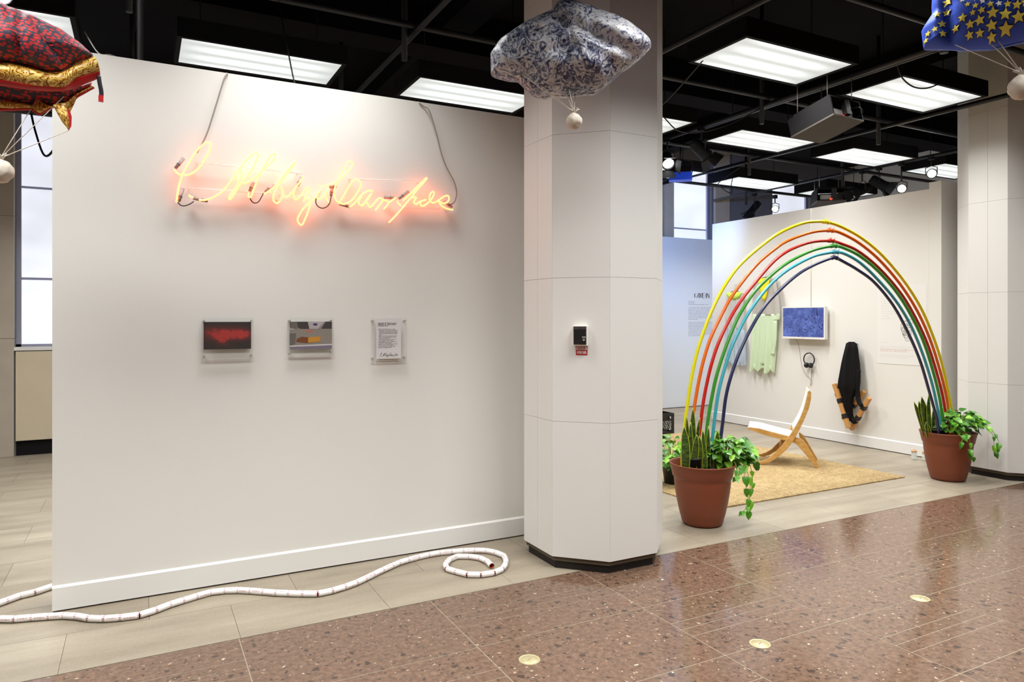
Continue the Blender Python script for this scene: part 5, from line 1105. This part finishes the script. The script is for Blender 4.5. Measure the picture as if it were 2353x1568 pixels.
# ---- title and text on the far wall
tt = thing('wall_text', (8.9, 9.66, 1.25), 0, 'CAVE-IN exhibition title with grey paragraphs on the far wall', 'wall text')
LET = {'C': ([[(0.30 - 0.30 * math.cos(R(a)), 0.5 + 0.5 * math.sin(R(a))) for a in range(-62, 63, 12)] + [(0.30 - 0.12 * math.cos(R(a)), 0.5 + 0.47 * math.sin(R(a))) for a in range(62, -63, -12)], [(0.36, 0.98), (0.44, 0.93), (0.52, 0.72), (0.40, 0.86)], [(0.36, 0.02), (0.50, 0.22), (0.50, 0.30), (0.38, 0.12)]], 0.58),
       'A': ([[(0.34, 1.0), (0.44, 1.0), (0.72, 0.0), (0.52, 0.0)], [(-0.02, 0.0), (0.09, 0.0), (0.33, 0.74), (0.28, 0.9)], [(0.14, 0.28), (0.40, 0.28), (0.39, 0.34), (0.16, 0.34)]], 0.62),
       'V': ([[(-0.04, 1.0), (0.2, 1.0), (0.43, 0.1), (0.34, 0.0)], [(0.68, 1.0), (0.57, 1.0), (0.40, 0.28), (0.44, 0.12)]], 0.66),
       'E': ([[(0.0, 0.0), (0.17, 0.0), (0.17, 1.0), (0.0, 1.0)], [(0.24, 0.94), (0.46, 0.94), (0.50, 0.74), (0.52, 1.0), (0.24, 1.0)], [(0.24, 0.48), (0.38, 0.48), (0.38, 0.54), (0.24, 0.54)], [(0.24, 0.0), (0.52, 0.0), (0.56, 0.28), (0.48, 0.07), (0.24, 0.07)]], 0.62),
       '-': ([[(0.0, 0.42), (0.2, 0.42), (0.2, 0.52), (0.0, 0.52)]], 0.27),
       'I': ([[(0.0, 0.0), (0.17, 0.0), (0.17, 1.0), (0.0, 1.0)]], 0.27),
       'N': ([[(0.0, 0.0), (0.06, 0.0), (0.06, 0.80), (0.0, 0.90)], [(0.0, 1.0), (0.18, 1.0), (0.62, 0.0), (0.46, 0.0)], [(0.58, 0.26), (0.64, 0.12), (0.64, 1.0), (0.58, 1.0)]], 0.66)}
tot = sum(LET[c][1] for c in 'CAVE-IN'); x = 8.765; wsc = 0.365 / tot; hsc = 0.088
for c in 'CAVE-IN':
    b = MB()
    for poly in LET[c][0]: b.prism([(x + u * wsc, 1.94 + v * hsc) for u, v in poly], 0, 0.0008, 0, lambda u, v, w: (u - 8.9, -0.0006 - w, v - 1.25))
    o = b.build('title_letter', 'ink_black', tt); x += LET[c][1] * wsc
fw = lambda u, v, w: (u - 8.9, -0.0005 - w, v - 1.25)
b = MB(); word_lines(b, 8.63, 9.27, 1.870, 0.0265, 0.013, [0.25, 0.22, 0.75], fw, 31); word_lines(b, 8.63, 9.27, 1.763, 0.0265, 0.013, [1.05, 1, 1.02, 0.98, 1, 1, 1.02, 0.97, 0.35], fw, 32); word_lines(b, 8.63, 9.27, 1.499, 0.0265, 0.013, [1.05, 1.02, 1.0, 1.03, 1, 1.05, 1, 1, 0.98, 0.6], fw, 34)
tag(b.build('paragraphs', 'text_grey', tt), kind='stuff')

# ================================================================== STAGE LIGHTS AND PROJECTORS ON THE GRID
def spot_lamp(name, pos, target, label, bulb=None, power=0.0, col=(1, 1, 1), angle=50, blend=0.7, doors=True, size=1.0, hang=None, group='stage spotlights on the pipe grid'):
    pos = Vector(pos); t = thing(name, pos, 0, label, 'spotlight', group)
    d = (Vector(target) - pos).normalized(); q = d.to_track_quat('-Z', 'Y').to_matrix().to_4x4()
    s = size
    b = MB(); b.lathe([(0, 0.13 * s), (0.05 * s, 0.13 * s), (0.068 * s, 0.10 * s), (0.07 * s, -0.08 * s), (0.078 * s, -0.08 * s), (0.078 * s, -0.11 * s), (0.066 * s, -0.11 * s), (0.062 * s, -0.06 * s)], 20); hs = b.build('housing', 'black_paint', t, mtx=q)
    b = MB(); b.lathe([(0, -0.075 * s), (0.062 * s, -0.07 * s)], 20); b.build('lamp_glass', bulb or 'black_plastic', hs)
    top = (hang if hang is not None else GZ) - pos.z
    side = Vector((d.y, -d.x, 0)).normalized() * 0.082 * s
    b = MB(); b.tube([side, side + Vector((0, 0, 0.10 * s)), Vector((0, 0, 0.13 * s)), -side + Vector((0, 0, 0.10 * s)), -side], 0.006, 6, smooth=False); b.tube([(0, 0, 0.13 * s), (0, 0, max(0.14 * s, top))], 0.010, 8); b.build('yoke', 'pipe_black', t)
    b = MB(); b.box((-0.03, -0.03, max(0.14 * s, top) - 0.05), (0.03, 0.03, max(0.14 * s, top) + 0.01)); b.build('clamp', 'pipe_black', t)
    if doors:
        for k in range(4):
            b = MB(); w0, w1, h_ = 0.062 * s, 0.085 * s, 0.11 * s
            b.prism([(-w0, 0), (w0, 0), (w1, h_), (-w1, h_)], 0, 0.002, 0, lambda u, v, w: (u, w, -v))
            b.build('barn_door', 'black_paint', hs, mtx=Matrix.Rotation(R(90 * k), 4, 'Z') @ Matrix.Translation((0, 0.072 * s, -0.11 * s)) @ Matrix.Rotation(R(28), 4, 'X'))
    if power > 0:
        L = bpy.data.lights.new('lamp_beam', 'SPOT'); L.energy = power; L.color = col; L.spot_size = R(angle); L.spot_blend = blend; L.shadow_soft_size = 0.04
        o = bpy.data.objects.new('lamp_beam', L); COL.objects.link(o); o.parent = t; o.matrix_local = q @ Matrix.Translation((0, 0, -0.125 * s))
    return t
spot_lamp('spotlight', (5.49, 6.51, 3.44), (3.6, 3.2, 0.6), 'white glaring spotlight beside the centre column', 'bulb_white', 16, (0.9, 0.95, 1), 60)
spot_lamp('spotlight', (5.49, 5.94, 3.44), (7.87, 5.35, 1.2), 'black barn-door spotlight below the pipe, near the centre column', 'bulb_warm', 36, (1, 0.90, 0.80), 110, 0.9)
spot_lamp('spotlight', (5.55, 7.75, 3.46), (7.82, 6.6, 1.35), 'black spotlight hidden behind the centre column', 'bulb_white', 62, (0.98, 0.97, 1), 105, 0.9)
spot_lamp('spotlight', (9.23, 8.70, 3.44), (8.2, 9.6, 1.6), 'black unlit spotlight in front of the far window', None, 0, doors=True)
spot_lamp('spotlight', (9.72, 8.70, 3.47), (5.5, 4.6, 2.2), 'white glaring spotlight just above the far end of the gallery wall', 'bulb_white', 6, (0.95, 0.97, 1), 40, doors=False, size=0.8)
spot_lamp('spotlight', (9.15, 6.03, 3.34), (5.0, 2.9, 2.6), 'warm glaring spotlight at the top of the gallery wall', 'bulb_warm', 8, (1, 0.75, 0.5), 45, doors=False, size=0.8)
spot_lamp('spotlight', (9.15, 5.62, 3.47), (5.0, 2.6, 2.6), 'white glaring spotlight near the right column', 'bulb_white', 8, (0.95, 0.97, 1), 45, doors=False, size=0.8)
spot_lamp('spotlight', (9.15, 6.62, 3.42), (7.0, 7.6, 2.4), 'black barn-door spotlight right of the small projector box', None, 0)
spot_lamp('spotlight', (9.15, 6.36, 3.47), (10.4, 5.0, 2.2), 'black spotlight next to the warm glaring one', None, 0)
spot_lamp('spotlight', (-0.72, 5.0, 3.47), (0.6, 0.5, 1.2), 'white spotlight at the upper left corner above the red kite', 'bulb_white', 12, (0.95, 0.97, 1), 60, doors=False, size=0.8)
# flood lamp with blue gel
fl_ = thing('flood_lamp', (5.98, 6.84, 3.42), R(-40), 'floodlight covered by a bright blue gel sheet', 'floodlight')
b = MB(); b.prism([(-0.06, -0.02), (0.06, -0.02), (0.08, -0.12), (-0.08, -0.12)], -0.14, 0.14, 0, lambda u, v, w: (w, u, v)); b.build('gel_box', 'gel_blue', fl_)
boxo('housing', (-0.13, -0.07, -0.02), (0.13, 0.07, 0.05), 'black_paint', fl_, 0.01)
b = MB(); b.tube([(-0.145, 0, -0.02), (-0.145, 0, 0.12), (0, 0, 0.16), (0.145, 0, 0.12), (0.145, 0, -0.02)], 0.006, 6, smooth=False); b.tube([(0, 0, 0.16), (0, 0, 0.30)], 0.01, 8); b.build('yoke', 'pipe_black', fl_)
L = bpy.data.lights.new('lamp_beam', 'SPOT'); L.energy = 260; L.color = (0.3, 0.5, 1.0); L.spot_size = R(75); L.spot_blend = 1.0; L.shadow_soft_size = 0.06
o = bpy.data.objects.new('lamp_beam', L); COL.objects.link(o); o.location = (6.1, 7.05, 3.26); o.rotation_euler = (Vector((8.3, 9.66, 2.9)) - Vector((6.1, 7.05, 3.26))).to_track_quat('-Z', 'Y').to_euler()

def projector_box(pos, ex, ey, w_, l_, h_, label, face=1):
    """open ended plywood box painted black with a projector inside; ey points from the open end to the closed end"""
    ex = Vector(ex).normalized(); ey = Vector(ey).normalized(); ez = ex.cross(ey).normalized()
    t = thing('projector_box', pos, 0, label, 'projector box', 'projectors in black boxes'); t.matrix_world = basis(ex, ey, ez, Vector(pos))
    th = 0.015
    boxo('bottom_board', (-w_ / 2, 0, 0), (w_ / 2, l_, th), 'box_plywood', t); boxo('top_board', (-w_ / 2, 0, h_ - th), (w_ / 2, l_ * 0.85, h_), 'black_paint', t)
    for s_ in (-1, 1):
        x0 = s_ * w_ / 2; boxo('side_board', (min(x0, x0 - s_ * th), 0, th), (max(x0, x0 - s_ * th), l_, h_ - th), 'black_paint', t)
    boxo('end_board', (-w_ / 2 + th, l_ - th, th), (w_ / 2 - th, l_, h_ - th), 'black_paint', t)
    boxo('projector', (-w_ * 0.40, 0.05, th), (w_ * 0.40, l_ * 0.7, h_ * 0.6), 'black_plastic', t, 0.01)
    boxo('connector_plate', (-w_ * 0.38, 0.044, th + 0.02), (w_ * 0.05, 0.05, h_ * 0.5), 'projector_grey', t)
    boxo('plug', (-w_ * 0.02, 0.0, th + 0.03), (w_ * 0.14, 0.05, h_ * 0.95), 'black_plastic', t)
    boxo('indicator', (-w_ * 0.06, 0.035, th + 0.008), (w_ * 0.0, 0.043, th + 0.03), 'led_red', t)
    b = MB(); b.tube(smooth_path([(w_ * 0.1, 0.01, h_ * 0.5), (w_ * 0.3, -0.03, h_ * 0.55), (w_ * 0.45, -0.02, h_ * 0.35), (w_ * 0.35, 0.02, h_ * 0.2)], 5), 0.005, 6); b.build('power_lead', 'wire_black', t)
    for x0 in (-w_ / 2 + 0.04, w_ / 2 - 0.04):
        for y0 in (0.05, l_ - 0.08):
            P0 = Vector((x0, y0, h_)); W0 = Vector(pos) + ex * x0 + ey * y0 + ez * h_; up = (basis(ex, ey, ez, Vector((0, 0, 0))).to_3x3().inverted() @ Vector((0, 0, 1))) * max(0.05, GZ + 0.03 - W0.z)
            b = MB(); b.tube([P0, P0 + up], 0.004, 5); b.build('hanging_wire', 'silver', t)
    return t
projector_box((5.38, 4.015, 3.30), (1, 0, 0), (-0.03, 0.42, -0.10), 0.41, 0.44, 0.19, 'large black projector box hanging between the ceiling lights')
projector_box((8.98, 6.98, 3.30), (0.75, -0.66, 0), (0.66, 0.75, 0), 0.42, 0.52, 0.20, 'small black projector box above the gallery wall')

# ================================================================== HANGING SCARF KITES
def frame_of(c): return thing, Vector(c)
def pillow(b, outline, front, back, n=110, rings=14, wr=0.012, freq=9.0, cen=None, mi=0, seed=0.0, foldf=None):
    ol = resample(outline, n); c0 = Vector(cen) if cen else sum(ol, Vector((0, 0))) / n
    def row(s_, sgn, T):
        r_ = []
        for q in ol:
            p = c0 + (q - c0) * s_; h = T * math.sqrt(max(0.0, 1 - s_ ** 2.2))
            w = noise.noise(Vector((p.x * freq, p.y * freq * 1.3, seed + sgn * 3))) + 0.6 * (abs(noise.noise(Vector((p.x * freq * 1.7 + p.y * 6, p.y * 5, seed + 9)))) - 0.25)
            h += wr * w * 2.2 * (1 - s_ ** 6)
            if foldf: h += foldf(p, s_)
            r_.append(Vector((p.x, -sgn * h, p.y)))
        r_.append(r_[0]); return r_
    ss = [math.sin(math.pi / 2 * k / rings) for k in range(rings + 1)]; ss[0] = 0.0005
    b.grid([row(s_, 1, front) for s_ in ss] + [row(s_, -1, back) for s_ in ss[::-1]], mi)
def ball_part(t, loc, r):
    b = MB(); n, m_ = 28, 18; rows = []
    for i in range(m_ + 1):
        th = math.pi * i / m_; r_ = []
        for j in range(n + 1):
            ph = 2 * math.pi * (j % n) / n; d = Vector((math.sin(th) * math.cos(ph), math.sin(th) * math.sin(ph), math.cos(th)))
            k = r * (1 + 0.10 * noise.noise(d * 2.3) + 0.04 * noise.noise(d * 6)); k *= 1.05 if d.z < -0.8 else 1
            r_.append(Vector(loc) + d * k)
        rows.append(r_)
    b.grid(rows); b.build('weight_ball', 'ball_white', t)
    b = MB()
    for k in range(7):
        a = k * 0.9; b.tube([Vector(loc) + Vector((0, 0, r * 0.9)), Vector(loc) + Vector((0.012 * math.cos(a), 0.012 * math.sin(a), r * 1.35)), Vector(loc) + Vector((0.028 * math.cos(a), 0.028 * math.sin(a), r * 1.5))], [0.006, 0.004, 0.002], 5)
    b.build('knot', 'string_white', t)
def strings(t, ties, top, extra=None):
    for (a, c, dep) in ties:
        b = MB(); b.tube([Vector((a, dep, c)), Vector(top)], 0.0018, 5); b.build('string', 'string_white', t)
def hang_line(t, c, a, zb):
    b = MB(); b.tube([Vector((a, 0.05, zb)), Vector((a, 0.05, CEIL - c[2]))], 0.0012, 4); b.build('hanging_line', 'string_white', t)

# navy and white damask kite in front of the column
t = thing('scarf_kite', NAVY_C, -YAW - NAVY_AZ, 'navy and white damask scarf kite hanging before the centre column', 'scarf kite', 'scarf kites with ball weights')
def nf(p, s_):
    # ridge running from the top to the right tie, hollow under the left tie
    r1 = abs((p.y - 0.05) + 0.42 * (p.x - 0.02)); h = -0.05 * math.exp(-(r1 / 0.035) ** 2) * (1 if p.x > -0.05 else 0.2) * (1 - s_ ** 4)
    r2 = abs((p.x + 0.32) + 0.75 * (p.y + 0.02)); h -= 0.035 * math.exp(-(r2 / 0.03) ** 2) * (1 - s_ ** 4)
    return h
b = MB(); pillow(b, NAVY, 0.19, 0.24, 120, 18, 0.016, 9.0, cen=(0.0, -0.02), foldf=nf); b.build('canopy', 'silk_navy', t)
for (a, c) in NAVY_TIES:
    bb = MB()
    for k in range(5):
        an = k * 1.3; bb.tube([Vector((a, -0.085, c)), Vector((a + 0.02 * math.cos(an), -0.09, c + 0.016 * math.sin(an) - 0.008))], [0.004, 0.001], 5)
    bb.build('tie_knot', 'print_mid', t)
bc = NAVY_BALL[0]; ball_part(t, (bc[0], -0.08, bc[1]), 0.041); strings(t, [(a, c, -0.09) for a, c in (NAVY_TIES[0], NAVY_TIES[2])] + [(NAVY_TIES[0][0] + 0.015, NAVY_TIES[0][1] + 0.008, -0.09), (NAVY_TIES[2][0] - 0.02, NAVY_TIES[2][1], -0.05)] + [(NAVY_TIES[2][0] + 0.03, NAVY_TIES[2][1], 0.0)], (bc[0], -0.08, bc[1] + 0.045)); hang_line(t, NAVY_C, 0.0, 0.2)

# red / black print kite with gold border
t = thing('scarf_kite', RED_C, -YAW - RED_AZ, 'red and black printed scarf kite with gold border at the upper left', 'scarf kite', 'scarf kites with ball weights')
def seg_d(p, a, c):
    a = Vector(a); c = Vector(c); d = c - a; t_ = max(0, min(1, (p - a).dot(d) / d.length_squared)); return (p - a - d * t_).length
def rfold(p, s_):
    h = 0.0
    for a, c in (((0.01, 0.14), (0.175, -0.09)), ((0.22, 0.03), (0.18, -0.09)), ((-0.2, 0.15), (-0.12, -0.07)), ((0.01, 0.14), (0.0, -0.06))): h -= 0.022 * math.exp(-(seg_d(p, a, c) / 0.012) ** 2)
    return h * (1 - s_ ** 8)
b = MB(); outl = RED_TOP + RED_MID[::-1]; pillow(b, outl, 0.11, 0.17, 130, 20, 0.007, 12.0, cen=(-0.04, 0.03), foldf=rfold); b.build('canopy', 'silk_red', t)
def strip(name, A, B, m, d0, d1, bul=0.0, n=70, k=6, wr=0.006):
    PA_ = resample(A, n, False); PB_ = resample(B, n, False); b = MB(); rows = []
    for i in range(k + 1):
        s_ = i / k; r_ = []
        for q, w in zip(PA_, PB_):
            p = q.lerp(w, s_); r_.append(Vector((p.x, d0 + (d1 - d0) * s_ - bul * math.sin(math.pi * s_) + wr * noise.noise(Vector((p.x * 30, p.y * 14, d0 * 50))), p.y)))
        rows.append(r_)
    b.grid(rows); o = b.build(name, m, t); o.modifiers.new('solid', 'SOLIDIFY').thickness = 0.0015; return o
strip('gold_border', RED_MID, RED_LOW, 'silk_gold', -0.015, -0.02, 0.025)
strip('red_hem', RED_LOW, RED_HEM, 'silk_hem', -0.02, 0.0, 0.004)
strip('inner_canopy', RED_INTOP, RED_IN, 'silk_red', 0.06, 0.10, 0.0)
strip('inner_border', RED_IN, RED_IN2, 'silk_gold', 0.10, 0.085, 0.015)
strip('inner_hem', RED_IN2, RED_IN3, 'silk_hem', 0.085, 0.09, 0.002)
b = MB(); b.prism(RED_FLAP, 0.030, 0.034, 0, lambda u, v, w: (u, w, v)); b.build('corner_hem', 'silk_hem', t)
b = MB(); b.prism(RED_FOLD, 0.045, 0.049, 0, lambda u, v, w: (u, w, v)); b.build('corner_fold', 'silk_gold', t)
pf_ = [Vector(p) for p in RED_FLAP2]; c0 = sum(pf_, Vector((0, 0))) / len(pf_); b = MB(); pillow(b, RED_FLAP2, 0.02, 0.012, 40, 5, 0.004, 25.0); o = b.build('corner_flap', 'silk_gold', t); o.location = (0, 0.035, 0)
b = MB(); L_ = smooth_path([Vector(p) for p in RED_STRAP], 4); b.grid([[Vector((q.x - 0.008, -0.02, q.y)) for q in L_], [Vector((q.x, -0.027, q.y)) for q in L_], [Vector((q.x + 0.008, -0.02, q.y)) for q in L_]]); o = b.build('strap', 'silk_strap', t); o.modifiers.new('solid', 'SOLIDIFY').thickness = 0.002
tip = Vector(RED_STRAP[-1]); boxo('strap_tip', (tip.x - 0.0085, -0.029, tip.y - 0.001), (tip.x + 0.0085, -0.017, tip.y + 0.024), 'silk_hem', t)
bc = RED_BALL[0]; ball_part(t, (bc[0], 0.04, bc[1]), 0.044); strings(t, [(RED_TIES[0][0], RED_TIES[0][1], 0.08), (RED_TIES[1][0], RED_TIES[1][1], 0.04), (RED_TIES[2][0], RED_TIES[2][1], 0.05), (-0.15, -0.18, 0.1)], (bc[0], 0.04, bc[1] + 0.05)); hang_line(t, RED_C, -0.1, 0.1)

# blue kite with stars
t = thing('scarf_kite', STAR_C, -YAW - STAR_AZ, 'blue scarf kite with yellow and white stars at the upper right', 'scarf kite', 'scarf kites with ball weights')
SC0 = Vector((0.06, 0.03)); ST_F, ST_B = 0.14, 0.14
def sfold(p, s_):
    return -0.06 * math.exp(-((p.x + 0.165 + 0.1 * p.y) / 0.022) ** 2) * (1 - s_ ** 6)
b = MB(); pillow(b, STAR, ST_F, ST_B, 120, 18, 0.008, 8.0, cen=SC0, foldf=sfold, seed=4.0); can = b.build('canopy', 'silk_blue', t)
from mathutils.bvhtree import BVHTree
bm = bmesh.new(); bm.from_mesh(can.data); bvh = BVHTree.FromBMesh(bm)
def star_poly(cx, cy, r, rot): return [(cx + (r if k % 2 == 0 else r * 0.46) * math.cos(rot + math.pi * k / 5), cy + (r if k % 2 == 0 else r * 0.46) * math.sin(rot + math.pi * k / 5)) for k in range(10)]
rnd = random.Random(2)
def put_star(name, m, cx, cy, r, rot, off):
    c = bvh.ray_cast(Vector((cx, -1, cy)), Vector((0, 1, 0)))[0]
    pp = []
    if c is None: return False
    for (x, z) in star_poly(cx, cy, r, rot):
        h = bvh.ray_cast(Vector((x, -1, z)), Vector((0, 1, 0)))[0]
        if h is None: return False
        pp.append(h + Vector((0, -off, 0)))
    cc = c + Vector((0, -off, 0)); bld = MB(); mids = []
    for (x, z) in star_poly(cx, cy, r * 0.5, rot): mids.append(bvh.ray_cast(Vector((x, -1, z)), Vector((0, 1, 0)))[0] + Vector((0, -off, 0)))
    bld.v = [tuple(cc)] + [tuple(p) for p in mids] + [tuple(p) for p in pp]
    for k in range(10):
        k2 = (k + 1) % 10; bld.f += [(0, 1 + k, 1 + k2), (1 + k, 11 + k, 11 + k2, 1 + k2)]; bld.m += [0, 0]; bld.sm += [True, True]
    return bld.build(name, m, can)
extra = []
for gi in range(-6, 9):
    for gj in range(-4, 5):
        q = Vector((gi * 0.05 + (gj % 2) * 0.025 + rnd.uniform(-.006, .006), gj * 0.045 + rnd.uniform(-.006, .006)))
        if min((Vector(p) - q).length for p in list(STAR_PTS) + extra) > 0.038: extra.append((q.x, q.y))
STAR_PTS = list(STAR_PTS) + extra; STAR_SZ = list(STAR_SZ) + [55] * len(extra)
for i, (p, s_) in enumerate(zip(STAR_PTS, STAR_SZ)):
    r_ = s_ * 0.1659 / 1624 * 2.6 * 1.02; rot = R(90) + rnd.uniform(-0.2, 0.2)
    if put_star('star_outline', 'star_black', p[0], p[1], r_ * 1.2, rot, 0.006): put_star('star_print', 'star_white' if 16 < i < 26 or i in (37, 38, 39, 40) else 'star_yellow', p[0], p[1], r_, rot, 0.0075)
bm.free()
bc = STAR_BALL[0]; ball_part(t, (bc[0], -0.02, bc[1]), 0.043); strings(t, [(a, c, -0.05) for a, c in STAR_TIES], (bc[0], -0.02, bc[1] + 0.05)); hang_line(t, STAR_C, 0.15, 0.1)
